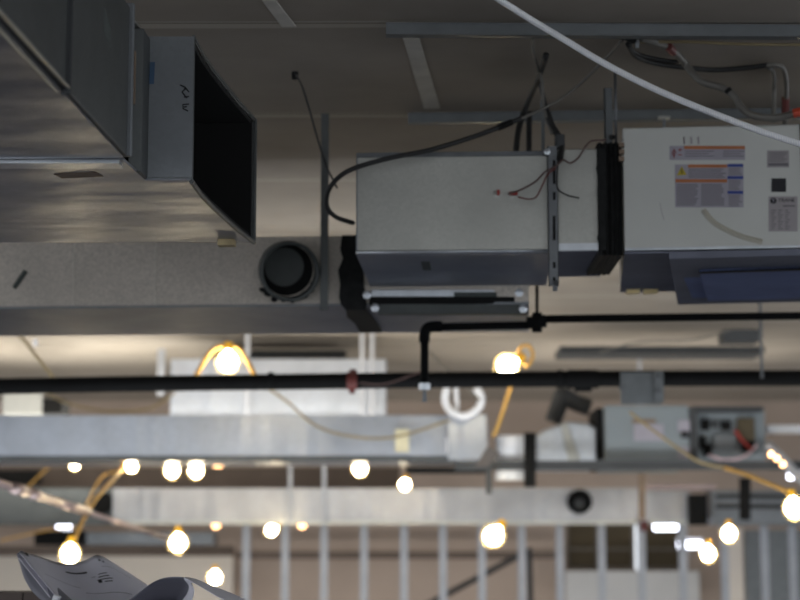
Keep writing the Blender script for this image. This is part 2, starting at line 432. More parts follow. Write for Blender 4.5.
# round take-off collar
c0 = on_mid(287) ; c0 = V((c0.x, c0.y, P(287, 270, c0.y).z)) - qn * .002
ax = -qn
rg = MB(); rg.lathe([(.120, 0), (.118, .14), (.126, .145), (.134, .14), (.130, .1), (.132, 0)], c0, (-qn + t_ * .22 - up * .22), 40)
cl = obj('takeoff_collar', rg, 'dark_rail', root, smooth=True)
dk = MB(); dk.lathe([(0.0, .004), (.117, .004), (.117, 0), (0.0, 0)], c0, ax, 40); obj('opening', dk, 'black_liner', cl)
dm = MB(); dm.lathe([(0.0, .014), (.088, .012), (.088, .008), (0, .008)], c0 + t_ * -.012 + up * .012, ax, 32); obj('damper', dm, 'dark_rail', cl)
for k in range(22):
    th = math.radians(R.uniform(-150, 15)); r_ = .137 + R.uniform(-.004, .012)
    ctr = c0 + t_ * math.cos(th) * r_ + up * math.sin(th) * r_ - qn * .004
    rr = R.uniform(.008, .017); ms = MB(); ms.lathe([(0, -.006), (rr * .8, -.004), (rr, .002), (rr * .5, .008), (0, .009)], ctr, ax, 7)
    obj('mastic_bead', ms, 'mastic', root)
# mastic smears where the plenum joins
sm = MB()
def smear(edge_l, edge_r, Yf, z_of=None):
    n = len(edge_l)
    vs = [Yf(*p_) for p_ in edge_l] + [Yf(*p_) for p_ in edge_r]
    off = V((0, -.012, -.006))
    vs2 = [v + off for v in vs]
    fs = []
    for i in range(n - 1):
        fs += [(i, i + 1, n + i + 1, n + i)[::-1], (2 * n + i, 2 * n + i + 1, 3 * n + i + 1, 3 * n + i),
               (i, 2 * n + i, 2 * n + i + 1, i + 1), (n + i, n + i + 1, 3 * n + i + 1, 3 * n + i)]
    fs += [(0, n, 3 * n, 2 * n), (n - 1, 2 * n - 1 + 0, 4 * n - 1, 3 * n - 1)]
    sm.add(vs + vs2, fs)
Ym = on_mid(350).y
smear([(342, 235), (340, 248), (343, 258), (338, 270), (340, 283), (339, 296), (341, 304), (346, 309)],
      [(362, 235), (362, 248), (363, 258), (364, 270), (364, 283), (366, 296), (367, 304), (366, 309)], lambda x, y: P(x, y, Ym - .004))
smear([(346, 308), (347, 316), (355, 323), (360, 332)], [(366, 308), (372, 316), (378, 324), (382, 331)], lambda x, y: PZ(x, y, zm - .008))
obj('mastic_smear', sm, 'mastic', root)
sc = MB(); q = P(10, 280, on_mid(10).y - .004)
sc.tube([P(14, 288, q.y), P(26, 271, q.y)], .012, 6); obj('grey_smudge', sc, 'dark_tape', root)

# ------------------------------------------------------------------ plenum (left box)
YA = 7.5
root = thing('plenum_box', P(455, 255, YA + .4), 'plain galvanized plenum box hanging in the middle, with two red tipped fittings on its face', 'plenum')
A = P(356, 254.5, YA + .02); B = P(552, 251, YA - .02); zz = (A.z + B.z) / 2; A.z = B.z = zz
hA = P(356, 154, YA).z - zz
tA = (B - A).normalized(); qA = V((-tA.y, tA.x, 0))
obj('box_body', MB().slab(A, B, hA, .88), 'galvanized', root, .006)
obj('bottom_panel', MB().slab(A - up * .004 + qA * .012, B - up * .004 + qA * .012, .003, .865), 'underside_shade_steel', root)
sm2 = MB(); sm2.tube([A - qA * .006 + up * .004, B - qA * .006 + up * .004], .007, 8); obj('lower_seam', sm2, 'galvanized_bright', root, smooth=True)
sm2 = MB(); sm2.slab(A - qA * .008 + up * (hA - .012), B - qA * .008 + up * (hA - .012), .02, .012); obj('upper_lip', sm2, 'steel_bracket', root, .002)
sm2 = MB(); sm2.slab(A - qA * .003, A + tA * .006 - qA * .003, hA, .004); obj('side_lip', sm2, 'galvanized_grey', root)
# mark on the bottom
mk = MB(); a = PZ(421, 262, zz - Z - .006); mk.slab(a, a + tA * .035, .002, .22); obj('drip_mark', mk, 'dark_tape', root)
# right extension past the strut
A2 = P(553, 251.5, YA - .01); B2 = P(601, 250.5, YA - .03); A2.z = B2.z = zz + .005
h2 = P(560, 150, YA).z - A2.z
obj('collar_section', MB().slab(A2, B2, h2, .66), 'galvanized', root, .004)
obj('collar_bottom', MB().slab(A2 - up * .004, B2 - up * .004, .003, .655), 'unit_pan_dark', root)
cb = MB(); cb.slab(A2 - qA * .004 + up * .0, B2 - qA * .004, .03, .004); obj('bright_patch', cb, 'galvanized_bright', root)
for px, py, s_ in ((585, 210, .010), (587, 213, .006), (583, 229, .012), (588, 171, .005)):
    sp_ = MB(); sp_.lathe([(0, 0), (s_, 0), (s_ * .7, .006), (0, .008)], P(px, py, A2.y - .001), (0, -1, 0), 8); obj('mastic_spot', sp_, 'mastic', root)
# red tipped fittings
for px, py in ((497, 194), (512, 195)):
    fx = MB(); c_ = P(px, py, YA - .006); fx.lathe([(0, 0), (.016, 0), (.016, .006), (.007, .008), (.007, .03), (0, .03)], c_, (0, -1, 0), 14)
    fit = obj('port_fitting', fx, 'galvanized', root)
    rd = MB(); rd.box(c_ + V((0.004, -.028, 0)), (.034, .012, .013) if px > 500 else (.012, .012, .022)); obj('red_cap', rd, 'red_plastic', fit, label='red fitting cap')

# flanged frame under the plenum joining the duct
root = thing('duct_flange', P(447, 300, 8.3), 'bolted flange frame with a dark gasket slot beneath the plenum box', 'flange')
Yf = 8.36
def fbox(name, mat, x0, x1, yt, yb, Y, dep, lab=None): return pbox(name, mat, x0, x1, yt, yb, Y, dep, root, .003, label=lab)
fbox('upper_rail', 'galvanized_bright', 371, 524, 289.5, 297, Yf, .05)
fbox('gasket', 'black_liner', 369, 527, 296.5, 304, Yf - .006, .04)
fbox('lower_rail', 'dark_rail', 378, 526, 303, 314, Yf, .05)
fbox('side_post', 'black_liner', 514, 527, 283, 314, Yf + .015, .06)
fbox('tape_strip', 'dark_tape', 454, 497, 292, 298, Yf - .004, .003)
for px, py in ((367, 295), (375, 308), (519, 293), (523, 309)):
    bl = MB(); bl.lathe([(0, 0), (.02, 0), (.02, .012), (.010, .014), (.010, .022), (0, .022)], P(px, py, Yf - .002), (0, -1, 0), 6)
    obj('bolt', bl, 'galvanized_bright', root)

# flexible connector
YB = 7.42
def flexmb():
    mb = MB(); n = 9; x0, x1 = 598, 622
    A_ = P(x0, 279, YB + .35); top, bot = P(x0, 143, YB + .03).z, P(x0, 255, YB + .03).z
    xl, xr = P(x0, 200, YB + .03).x, P(x1, 200, YB + .03).x
    prof = []
    for i in range(n + 1):
        t = i / n; x = xl + (xr - xl) * t; w = (.008 if i % 2 else -.006) + R.uniform(-.002, .002); prof.append((x, w))
    vs = []; 
    for x, w in prof:
        y0 = YB + .03 - w; y1 = YB + .62 + w
        vs += [V((x, y0, top + w * .3)), V((x, y0, bot - w * .3)), V((x, y1 - .08, bot - w * .3)), V((x, y1 - .08, top + w * .3))]
    fs = []
    for i in range(n):
        for k in range(4): fs.append((i * 4 + k, i * 4 + (k + 1) % 4, i * 4 + 4 + (k + 1) % 4, i * 4 + 4 + k))
    fs += [(0, 1, 2, 3), tuple(n * 4 + k for k in (3, 2, 1, 0))]
    return mb.add(vs, fs)
root = thing('flexible_connector', P(610, 256, YB + .3), 'black flexible duct connector with torn edge between plenum and heat pump unit', 'connector')
obj('sleeve', flexmb(), 'mastic', root)
tr = MB()
edge = [(597, 148), (599, 158), (596, 168), (599, 180), (597, 192), (600, 205), (598, 215), (600, 226), (597, 238), (600, 250)]
for i in range(len(edge) - 1):
    a, b2 = edge[i], edge[i + 1]
    tr.hexa([P(a[0], a[1], YB + .02), P(606, a[1], YB + .02), P(606, a[1], YB + .04), P(a[0], a[1], YB + .04),
             P(b2[0], b2[1], YB + .02), P(606, b2[1], YB + .02), P(606, b2[1], YB + .04), P(b2[0], b2[1], YB + .04)])
obj('torn_edge', tr, 'mastic', root)

# ------------------------------------------------------------------ water source heat pump (right unit)
root = thing('heat_pump_unit', P(715, 255, YB + .5), 'large pale grey heat pump cabinet hanging at the right with warning labels on its front', 'heat pump')
A = P(624.5, 250, YB); B = P(806, 243.5, YB - .07); B.z = A.z
hB = P(622, 128, YB).z - A.z
tB = (B - A).normalized(); qB = V((-tB.y, tB.x, 0))
B = A + tB * ((B - A).length)
obj('cabinet', MB().slab(A, B, hB, 1.12), 'unit_panel', root, .006)
obj('lower_lip', MB().slab(A - qB * .006 - up * .004, B - qB * .006 - up * .004, .012, .014), 'galvanized_bright', root, .002)
obj('end_strip', MB().slab(B - tB * .012 - qB * .004, B - qB * .004, hB, .006), 'dark_grey', root)
obj('drain_pan', MB().slab(A - up * .012 + qB * .02, B - up * .012 + qB * .02, .008, 1.06), 'unit_pan_dark', root)
zpan = A.z - Z - .04
pa = PZ(669, 259, zpan); pb = PZ(815, 255, zpan); pb.z = pa.z
obj('access_door', MB().slab(pa, pb, .028, 1.33), 'unit_pan_dark', root, .003)
pa2 = PZ(699, 272, zpan - .012); pb2 = PZ(812, 268.5, zpan - .012); pb2.z = pa2.z
dr = obj('filter_door', MB().slab(pa2, pb2, .011, .86), 'unit_pan', root, .003)
obj('slot', MB().slab(pa2 - up * .003 - (pb2 - pa2).normalized() * .0, pb2 - up * .003, .012, .03), 'black_liner', dr)
pa3 = PZ(663.5, 299, zpan - .002); pb3 = PZ(697, 298, zpan - .002); pb3.z = pa3.z
obj('blue_skirt', MB().slab(pa3 - V((0, .62, 0)), pb3 - V((0, .62, 0)), .0015, .6), 'unit_pan', root)
for x0, x1 in ((627, 640), (644, 658)):
    obj('brass_clip', MB().slab(P(x0, 294, YB + .98), P(x1, 293, YB + .98), .025, .03), 'brass', root, .002)
def face(px, py, off=.002):
    """point on the front panel of the unit"""
    r_ = ray(px, py); s_ = (A - V((0, 0, EYE))).dot(qB) / r_.dot(qB); return r_ * s_ + V((0, 0, EYE)) - qB * off
def decal(name, mat, x0, y0, x1, y1, off=.002, parent=root, label=None, lift=0):
    # corner points projected on the panel; edges follow the panel, not the frame
    q = [face(x0, y1, 0), face(x1, y1 - lift, 0), face(x1, y0 - lift, 0), face(x0, y0, 0)]
    mb = MB(); f_ = [v - qB * off for v in q]
    mb.hexa([q[0] - qB * off, q[1] - qB * off, q[1], q[0], q[3] - qB * off, q[2] - qB * off, q[2], q[3]])
    return obj(name, mb, mat, parent, label=label)
def many(name, mat, rects, off, parent):
    mb = MB()
    for x0, y0, x1, y1 in rects:
        q = [face(x0, y1, 0), face(x1, y1, 0), face(x1, y0, 0), face(x0, y0, 0)]
        mb.hexa([q[0] - qB * off, q[1] - qB * off, q[1], q[0], q[3] - qB * off, q[2] - qB * off, q[2], q[3]])
    return obj(name, mb, mat, parent)
l1 = decal('safety_label', 'label_white', 669.5, 146, 745, 160, label='small label with an orange header bar')
many('orange_header', 'label_orange', [(684, 146, 745, 149.3)], .003, l1)
many('text_lines', 'ink_pale', [(685, 151 + k * 2.4, 714 - (k % 2) * 5, 151.8 + k * 2.4) for k in range(3)] + [(723, 151 + k * 2.4, 744 - (k % 2) * 3, 151.8 + k * 2.4) for k in range(3)], .003, l1)
sy = MB()
for pts in ([(672, 153), (674, 149.5), (676, 153), (674, 157), (672, 153)], [(674, 149), (674, 158)], [(678, 150), (682, 150)], [(680, 148.5), (680, 152)], [(678, 155), (682, 155)]):
    sy.tube([face(x, y, .003) for x, y in pts], .0016, 5)
obj('symbols', sy, 'ink_red', l1)
l2 = decal('warning_label', 'label_white', 675, 164.5, 743.5, 207.5, label='large warning label with yellow triangle, orange and blue bars')
many('orange_header', 'label_orange', [(688, 164.6, 727, 167.8), (675.4, 179.3, 727, 182.6)], .003, l2)
for r4 in [(727.5, 164, 743.2, 167), (727.5, 176.3, 743.2, 179.2), (727.5, 191, 743.2, 194)]: many('blue_header', 'label_blue', [r4], .0032, l2)
rows = []
for k in range(5): rows.append((688.5, 169 + k * 2, 727 - R.uniform(1, 8), 169.9 + k * 2))
for k in range(11): rows.append((676.5, 184.3 + k * 2, 698.5 - R.uniform(0, 4), 185.3 + k * 2))
for k in range(11): rows.append((701, 184.3 + k * 2, 725 - R.uniform(0, 4), 185.3 + k * 2))
for k in range(4): rows.append((728.5, 168.3 + k * 1.9, 742 - R.uniform(0, 4), 169.1 + k * 1.9))
for k in range(5): rows.append((728.5, 180.6 + k * 2, 742 - R.uniform(0, 4), 181.5 + k * 2))
for k in range(6): rows.append((728.5, 195.4 + k * 2, 742 - R.uniform(0, 4), 196.3 + k * 2))
many('text_lines', 'ink_pale', rows, .003, l2)
tri = MB(); q = [face(676.8, 175.5, .003), face(686.6, 175, .003), face(681.6, 166.2, .003)]; tri.add(q + [v + qB * .002 for v in q], [(0, 1, 2), (5, 4, 3), (0, 3, 4, 1), (1, 4, 5, 2), (2, 5, 3, 0)])
to = obj('warning_triangle', tri, 'label_yellow', l2)
sy = MB(); sy.tube([face(681.9, 168.6, .004), face(681.1, 171.3, .004), face(682.4, 171.3, .004), face(681.5, 174.2, .004)], .0018, 5); obj('bolt_symbol', sy, 'ink', to)
l3 = decal('faded_label', 'label_grey', 767, 150.5, 789, 167.5, .0015, label='faded text sticker')
many('text_lines', 'ink_pale', [(769, 152.5 + k * 2.1, 787.5 - (k * 7 % 5), 153.3 + k * 2.1) for k in range(5)] + [(768.5, 163.2, 788.5, 166)], .0025, l3)
l4 = decal('black_sticker', 'ink', 771.5, 178.5, 786, 192, .004, label='small square black sticker')
l5 = decal('nameplate', 'label_grey', 768.5, 196.5, 797.5, 231.5, label='grey nameplate sticker with round emblem')
em = MB(); em.lathe([(0, 0), (.0125, 0), (.0125, .0015), (0, .0015)], face(773.3, 200.8, .0015), -qB, 20); eb = obj('emblem', em, 'ink', l5)
em = MB(); em.tube([face(771.8, 199.6, .004), face(774.8, 199.6, .004)], .0012, 5); em.tube([face(773.3, 199.6, .004), face(773.3, 202.8, .004)], .0012, 5); obj('emblem_mark', em, 'label_white', eb)
obj('brand_lettering', text_mb('TRANE', face(778, 202.2, .003), tB, up, .021), 'ink', l5)
many('text_lines', 'ink_pale', [(783, 205.3, 795, 206.8)] + [(771 + c_ * 7, 210 + k * 2.3, 776 + c_ * 7 - (k + c_) % 3, 210.8 + k * 2.3) for k in range(9) for c_ in range(3)] , .003, l5)
# scratches
sy = MB()
sy.tube([face(660, 203, .002), face(661.5, 212, .002), face(664, 220, .002)], .0012, 5)
for k in range(3): sy.tube([face(684 + k * 7, 137, .002), face(684.5 + k * 7, 144, .002)], .004, 5)
obj('scuff_marks', sy, 'label_grey', root)
hg = MB()
for k in range(3): hg.box(P(621.5, 145 + k * 7, YB - .01), (.02, .02, .018))
obj('hinge', hg, 'tan_strip', root)
gr = MB(); gr.tube(bez([face(703, 210, .0), face(716, 224, .0), face(740, 236, .0), (face(762, 242, .0))], 6), .012, 6)
obj('stain', gr, 'faint_stain', root)

# ------------------------------------------------------------------ hangers and struts
def tagobj(name, mb, mat, label, cat, group=None, **k): return tag(obj(name, mb, mat, **k), label, cat, group)
def channel(name, px0, py0, px1, py1, hpx, zrel, mat, label, cat='strut channel', group=None):
    a = PZ(px0, py0, zrel); b2 = PZ(px1, py1, zrel); b2.z = a.z
    w = hpx
    t = (b2 - a).normalized(); q = V((-t.y, t.x, 0)); mb = MB()
    mb.slab(a, b2, .004, w); mb.slab(a, b2, w, .004); mb.slab(a + q * (w - .004), b2 + q * (w - .004), w, .004)
    root = tagobj(name, mb, mat, label, cat, group)
    lp = MB(); lp.slab(a + up * (w - .004) - q * .003, b2 + up * (w - .004) - q * .003, .006, .012); lp.slab(a - q * .003, b2 - q * .003, .006, .008)
    obj('channel_lip', lp, 'steel_bracket', root)
    return root
channel('strut_channel', 386, 34.5, 830, 37, .045, 1.985, 'strut', 'steel strut channel under the ceiling nearest the top edge of the photo')
channel('strut_channel', 408, 123, 830, 117.5, .045, 1.985, 'strut', 'steel strut channel under the ceiling directly above the plenum and heat pump')
tp = MB(); a = PZ(-20, 25, CEIL - .012); b2 = PZ(386, 24.5, CEIL - .012); b2.z = a.z

def rod(px0, py0, px1, py1, Y, r, mat, name, label, cat, group=None, Y2=None, ceil=False):
    a = P(px0, py0, Y); b2 = P(px1, py1, Y2 or Y)
    if ceil: a = V((b2.x, b2.y, Z + CEIL))
    return tagobj(name, MB().tube([a, b2], r, 8), mat, label, cat, group, smooth=True)
# flat angle in front of the middle duct
a = P(320, 310, 8.32); b2 = P(328, 310, 8.32); ztop = Z + CEIL
mb = MB(); mb.slab(a, b2, ztop - a.z, .003); mb.slab(a, a + V((.003, -.001, 0)), ztop - a.z, .03)
tagobj('hanger_strap', mb, 'galvanized_side', 'upright steel angle hanger passing in front of the speckled duct beside its round opening', 'hanger')
# perforated hanger in front of the plenum joint
root = thing('hanger_angle', P(553, 288, YA - .06), 'slotted upright steel hanger covering the joint on the right of the plenum box', 'hanger')
a = P(549, 286, YA - .06); b2 = P(559, 286, YA - .06); b2.z = a.z
mb = MB(); hh = P(553, 146, YA - .06).z - a.z
mb.slab(a, b2, hh, .004); mb.slab(a, a + V((.004, 0, 0)), hh, .03); mb.slab(b2 - V((.004, 0, 0)), b2, hh, .03)
obj('channel', mb, 'steel_bracket', root, .001)
for yy0, yy1 in ((216, 240), (262, 268), (277, 281), (160, 184), (192, 200)):
    obj('slot', MB().slab(P(553, yy1, YA - .063), P(555.6, yy1, YA - .063), P(553, yy0, YA - .063).z - P(553, yy1, YA - .063).z, .004), 'black_liner', root)
obj('bolt', MB().lathe([(0, 0), (.014, 0), (.014, .01), (.006, .012), (.006, .02), (0, .02)], P(547, 152, YA - .07), (0, -1, 0), 6), 'galvanized_bright', root)
obj('bolt', MB().lathe([(0, 0), (.012, 0), (.012, .01), (0, .012)], P(556, 283, YA - .07), (0, -1, 0), 6), 'dark_grey', root)
a = P(558, 290, YA - .05)
obj('tail', MB().tube([P(555, 282, YA - .05), P(555, 291, YA - .05)], .01, 8), 'steel_bracket', root)
# junction box on top
root = thing('junction_box', P(562, 146, YA + .02), 'small dark electrical box on the top corner of the plenum hanger', 'electrical box')
pbox('box_body', 'dark_grey', 556, 565, 134, 148, YA - .03, .07, root, .003)
obj('connector_nut', MB().tube([P(562, 147, YA - .02), P(560, 160, YA - .07)], .012, 8), 'black_cable', root)
obj('conduit_stub', MB().tube([P(558, 135, YA), P(552, 126, YA + .02), P(549, 118, YA + .03)], .014, 8), 'black_cable', root)
# rods on the unit
rod(615, 60, 616, 143, YB + .1, .006, 'steel_bracket', 'threaded_rod', 'thin threaded rod dropping to the left corner of the heat pump cabinet', 'threaded rod')
root = thing('hanger_angle', P(611, 145, YB + .2), 'short dark steel angle above the flexible connector, hanging from the upper strut', 'hanger')
mb = MB(); a = P(605, 146, YB + .25); b2 = P(613, 146, YB + .25); mb.slab(a, b2, 3.59 - a.z, .004); mb.slab(a, a + V((.004, 0, 0)), 3.59 - a.z, .03)
obj('channel', mb, 'strut', root)
obj('nut', MB().lathe([(0, 0), (.012, 0), (.012, .015), (0, .015)], P(612, 139, YB + .1), (0, 0, 1), 6), 'black_cable', root)
root = thing('hanger_clip', PZ(664, 116, 1.985), 'small steel clip on the strut above the heat pump cabinet', 'clip')
c_ = PZ(664, 118, 1.98)
obj('clip_plate', MB().box(c_, (.05, .03, .012)), 'galvanized', root); obj('stem', MB().tube([c_, c_ - V((0, 0, .06))], .006, 6), 'galvanized_grey', root)
mb = MB(); mb.tube([P(537, 280, 8.6), P(537, 314, 8.6)], .010, 8)
# hidden rods above pipes
rods = [(537, 8.75, 'thin black rod running down to the threaded joint of the small black pipe', 281, 318)]
for px, Y, lb, y0, y1 in rods: rod(px, y0, px, y1, Y, .008, 'black_pipe', 'threaded_rod', lb, 'threaded rod')
b2 = P(762, 378, 10.9)
tagobj('threaded_rod', MB().tube([V((b2.x, b2.y, Z + CEIL)), b2], .010, 8), 'steel_bracket', 'long thin rod holding the thick black pipe below the right heat pump cabinet', 'threaded rod')
# ------------------------------------------------------------------ pipes
root = thing('sprinkler_pipe', P(620, 320, 8.8), 'small black iron pipe below the heat pump, with a drop at its left end', 'pipe')
Yp = 8.75
obj('run', MB().tube([P(440, 327, Yp), P(533, 325, Yp)], .0185, 14), 'black_pipe', root, smooth=True)
obj('run', MB().tube([P(542, 319, Yp), P(830, 315.5, Yp)], .0185, 14), 'black_pipe', root, smooth=True)
obj('elbow', MB().tube(bez([P(442, 326.5, Yp), P(434, 326.5, Yp), P(427, 328.5, Yp), P(424.5, 335, Yp), P(424.5, 342, Yp)], 4), .026, 14), 'black_pipe', root, smooth=True)
obj('drop', MB().tube([P(424.5, 338, Yp), P(424.5, 385, Yp)], .019, 14), 'black_pipe', root, smooth=True)
tee = MB(); tee.tube([P(527, 323, Yp), P(546, 321, Yp)], .030, 14); tee.tube([P(537, 313, Yp), P(537, 332, Yp)], .024, 14); obj('tee_fitting', tee, 'black_pipe', root, smooth=True)
cpl = obj('coupling', MB().lathe([(0, 0), (.028, 0), (.028, .03), (.02, .034), (0, .034)], P(424.5, 390, Yp), (0, 0, 1), 16), 'galvanized_bright', root, label='bright steel coupling')
obj('nozzle', MB().lathe([(.0, 0), (.012, .0), (.009, .04), (.006, .06), (0, .06)], P(424.5, 402, Yp), (0, 0, 1), 12), 'galvanized_grey', root)

Y0 = 11
root = thing('water_pipe', P(400, 386, Y0), 'thick black pipe crossing the whole picture below the speckled duct', 'pipe')
pts = [P(-60, 387.5, Y0), P(120, 384, Y0), P(270, 382, Y0), P(420, 380, Y0), P(620, 378.5, Y0), P(860, 378, Y0)]
obj('run', MB().tube(pts, .047, 18), 'black_pipe', root, smooth=True)
for px in (271, 560): obj('joint_sleeve', MB().tube([P(px - 3, 381 if px < 400 else 378.8, Y0), P(px + 3, 381 if px < 400 else 378.8, Y0)], .052, 18), 'black_pipe', root, smooth=True)
root = thing('pipe_clamp', P(352, 390, Y0), 'dark red clamp around the thick black pipe', 'clamp')
obj('band', MB().tube([P(347, 380.8, Y0), P(357, 380.8, Y0)], .054, 16), 'maroon', root)
obj('lug', MB().box(P(352, 390, Y0), (.03, .03, .04)), 'maroon', root); obj('lug', MB().box(P(353, 372, Y0), (.04, .03, .03)), 'maroon', root)
root = thing('pipe_bracket', P(640, 400, 10.9), 'dark grey steel bracket plate hanging on the thick black pipe', 'bracket')
pbox('plate', 'strut', 621, 662, 372, 404, 10.88, .02, root, .003)
pbox('side_tab', 'strut', 655, 664, 371, 402, 10.84, .03, root, .002)
for px, py in ((622, 388), (657, 378), (657, 392)): obj('bolt', MB().lathe([(0, 0), (.02, 0), (.02, .015), (0, .018)], P(px, py, 10.85), (0, -1, 0), 6), 'steel_bracket', root)
root = thing('pipe_saddle', P(582, 388, 10.95), 'black pipe saddle on the thick pipe to the left of the grey bracket', 'clamp')
obj('band', MB().tube([P(568, 379, Y0), P(598, 379, Y0)], .055, 16), 'black_pipe', root)
obj('foot', MB().box(P(583, 388, Y0), (.1, .05, .04)), 'black_liner', root)

# ------------------------------------------------------------------ cables near the unit
def cable(name, pts, r, mat, label, cat='cable', k=8, group=None, n=8):
    return tagobj(name, MB().tube(bez([PC(*p_) for p_ in pts], k), r, n), mat, label, cat, group, smooth=True)
cable('flexible_conduit', [(470, -18, 6.6), (500, 0, 6.6), (530, 19, 6.6), (560, 37, 6.6), (600, 61, 6.58), (640, 82, 6.56), (680, 100, 6.54), (720, 116, 6.52), (760, 131, 6.5), (800, 144, 6.48), (840, 158, 6.46)], .0120, 'white_cable', 'pale armoured cable sweeping diagonally across the upper right, nearest of all cables', 'cable', n=12)
arm = bpy.data.objects['flexible_conduit']
m, nt, b = nodes('armoured'); wv = N(nt, 'ShaderNodeTexWave', Scale=38.0, Distortion=0); wv.bands_direction = 'X'; nt.links.new(coords(nt), wv.inputs['Vector'])
nt.links.new(mix(nt, wv.outputs['Fac'], lin((236, 238, 244)), lin((255, 255, 255))), b.inputs['Base Color']); b.inputs['Roughness'].default_value = .25; bump(nt, b, wv.outputs['Fac'], .4, .004)
arm.data.materials[0] = m
root = thing('looped_cable', P(430, 150, 7.35), 'dark cable looping from the ceiling strut down over the left of the plenum box', 'cable')
obj('lead', MB().tube(bez([PC(*p_) for p_ in ((622, 40, 7.6), (606, 58, 7.55), (580, 84, 7.5), (552, 104, 7.45), (520, 119, 7.42))], 8), .006, 8), 'grey_cable', root, smooth=True)
obj('sheath', MB().tube(bez([P(*p_) for p_ in ((521, 118.5, 7.42), (500, 127, 7.4), (470, 138, 7.38), (430, 150, 7.36), (390, 158, 7.35), (355, 168, 7.35), (338, 178, 7.36), (328, 192, 7.4), (327, 207, 7.45), (336, 217, 7.5), (353, 223, 7.6))], 8), .010, 8), 'black_cable', root, smooth=True)
obj('tape_wrap', MB().tube([P(498, 128, 7.4), P(512, 122, 7.41)], .013, 8), 'black_liner', root)
cable('dangling_wire', [(295, 73, 7.7), (302, 86, 7.75), (309, 108, 7.8), (318, 140, 7.85), (326, 165, 7.9), (333, 180, 7.95), (337, 188, 8.0)], .0045, 'black_cable', 'thin dark wire dangling from a hole in the ceiling above the steel angle hanger', 'wire')
o_ = PZ(295, 72, CEIL)
root = tagobj('ceiling_anchor', MB().lathe([(0, 0), (.014, 0), (.014, .03), (0, .03)], V((o_.x, o_.y, Z + CEIL - .03)), (0, 0, 1), 10), 'black_liner', 'small dark anchor in the ceiling where a thin wire dangles', 'anchor')
cable('grey_wire', [(533, 37, 7.5), (533, 50, 7.5), (538, 68, 7.5), (542, 82, 7.5), (543, 100, 7.52), (546, 118, 7.54), (552, 134, 7.5)], .0065, 'grey_cable', 'grey wire hanging straight from the front strut to the dark electrical box', 'wire')
cable('black_conduit', [(546, 55, 8.0), (538, 80, 7.95), (527, 105, 7.9), (519, 128, 7.85), (516, 150, 7.8)], .013, 'black_cable', 'thick black cable leaning left as it drops behind the plenum box top', 'cable')
cable('black_conduit', [(540, 82, 7.7), (545, 104, 7.65), (551, 120, 7.6), (557, 136, 7.5)], .010, 'black_cable', 'short black cable running down into the dark electrical box', 'cable')
cable('black_conduit', [(530, 112, 7.9), (529, 130, 7.88), (529, 151, 7.85)], .012, 'black_cable', 'short upright black cable stub just left of the dark electrical box', 'cable')
cable('thin_rod', [(542, 100, 7.8), (543, 125, 7.8), (543, 152, 7.8)], .008, 'strut', 'thin bluish steel rod behind the grey wire at the plenum box top', 'rod')
# wires across the hanger
cable('control_wire', [(508, 194, 7.38), (520, 190, 7.38), (535, 182, 7.36), (545, 172, 7.34), (556, 166, 7.34), (563, 160, 7.36), (570, 163, 7.38), (578, 158, 7.38), (586, 146, 7.38), (592, 141, 7.38), (606, 140, 7.4)], .0038, 'copper_wire', 'reddish wire running from the fittings on the plenum up to the flexible connector', 'wire')
cable('control_wire', [(518, 197, 7.38), (528, 199, 7.38), (536, 197, 7.36), (542, 186, 7.35), (548, 174, 7.34), (556, 168, 7.34)], .0032, 'maroon', 'lower dark red wire sagging from the plenum fitting to the slotted hanger', 'wire')
cable('control_wire', [(558, 162, 7.36), (557, 178, 7.36), (558, 189, 7.37), (567, 195, 7.37), (579, 198, 7.38)], .0035, 'black_cable', 'loose black wire end curling right of the slotted hanger', 'wire')
cable('armoured_cable', [(640, 38, 7.4), (655, 42, 7.38), (672, 50, 7.36), (684, 62, 7.34), (694, 75, 7.32), (705, 83, 7.3), (722, 88, 7.3), (734, 96, 7.28), (741, 107, 7.27), (752, 115, 7.26), (770, 118, 7.25), (786, 116, 7.24), (815, 108, 7.2)], .015, 'grey_cable', 'wavy grey cable above the heat pump cabinet, ending in an orange sleeve', 'cable')
arm2 = bpy.data.objects['armoured_cable']
obj('orange_sleeve', MB().tube([P(793, 113.5, 7.22), P(815, 108, 7.2)], .018, 8), 'orange_red', arm2)
obj('red_tag', MB().tube([PC(668, 46, 7.1), PC(673, 52, 7.2)], .018, 8), 'maroon', arm2)
obj('cable_tie', MB().tube([P(727, 89, 7.28), P(729.5, 92, 7.28)], .015, 8), 'black_liner', arm2)
cable('black_cable', [(630, 42, 7.6), (634, 52, 7.6), (648, 57, 7.6), (670, 61, 7.58), (681, 61, 7.58)], .008, 'black_cable', 'upper black cable curving from the front strut under the wavy grey cable', 'cable')
root = cable('black_cable', [(628, 44, 7.75), (636, 56, 7.75), (655, 63, 7.75), (690, 68, 7.75), (715, 70, 7.75), (745, 68, 7.75), (768, 65, 7.75)], .011, 'black_cable', 'long black cable bundle running right from the strut to a bent tube end', 'cable')
cable('bent_tube', [(766, 65, 7.8), (776, 65, 7.8), (783, 68, 7.8), (786, 80, 7.8), (786, 100, 7.8), (785, 128, 7.8)], .011, 'grey_cable', 'right leg of the pair of grey tubes bending down behind the heat pump top', 'tube')
cable('bent_tube', [(768, 67, 7.7), (773, 72, 7.7), (774, 88, 7.7), (773, 122, 7.7)], .010, 'grey_cable', 'left leg of the pair of grey tubes bending down behind the heat pump top', 'tube')
tagobj('red_sleeve', MB().tube([P(785.6, 97, 7.8), P(785.4, 118, 7.8)], .017, 8), 'maroon', 'dark red sleeve on the right grey tube above the heat pump', 'sleeve')
cable('ceiling_wire', [(640, 42, 8.1), (690, 42, 8.1), (740, 44, 8.1), (820, 45, 8.1)], .006, 'tan_cord', 'pale straight wire just below the front strut at the upper right', 'wire')
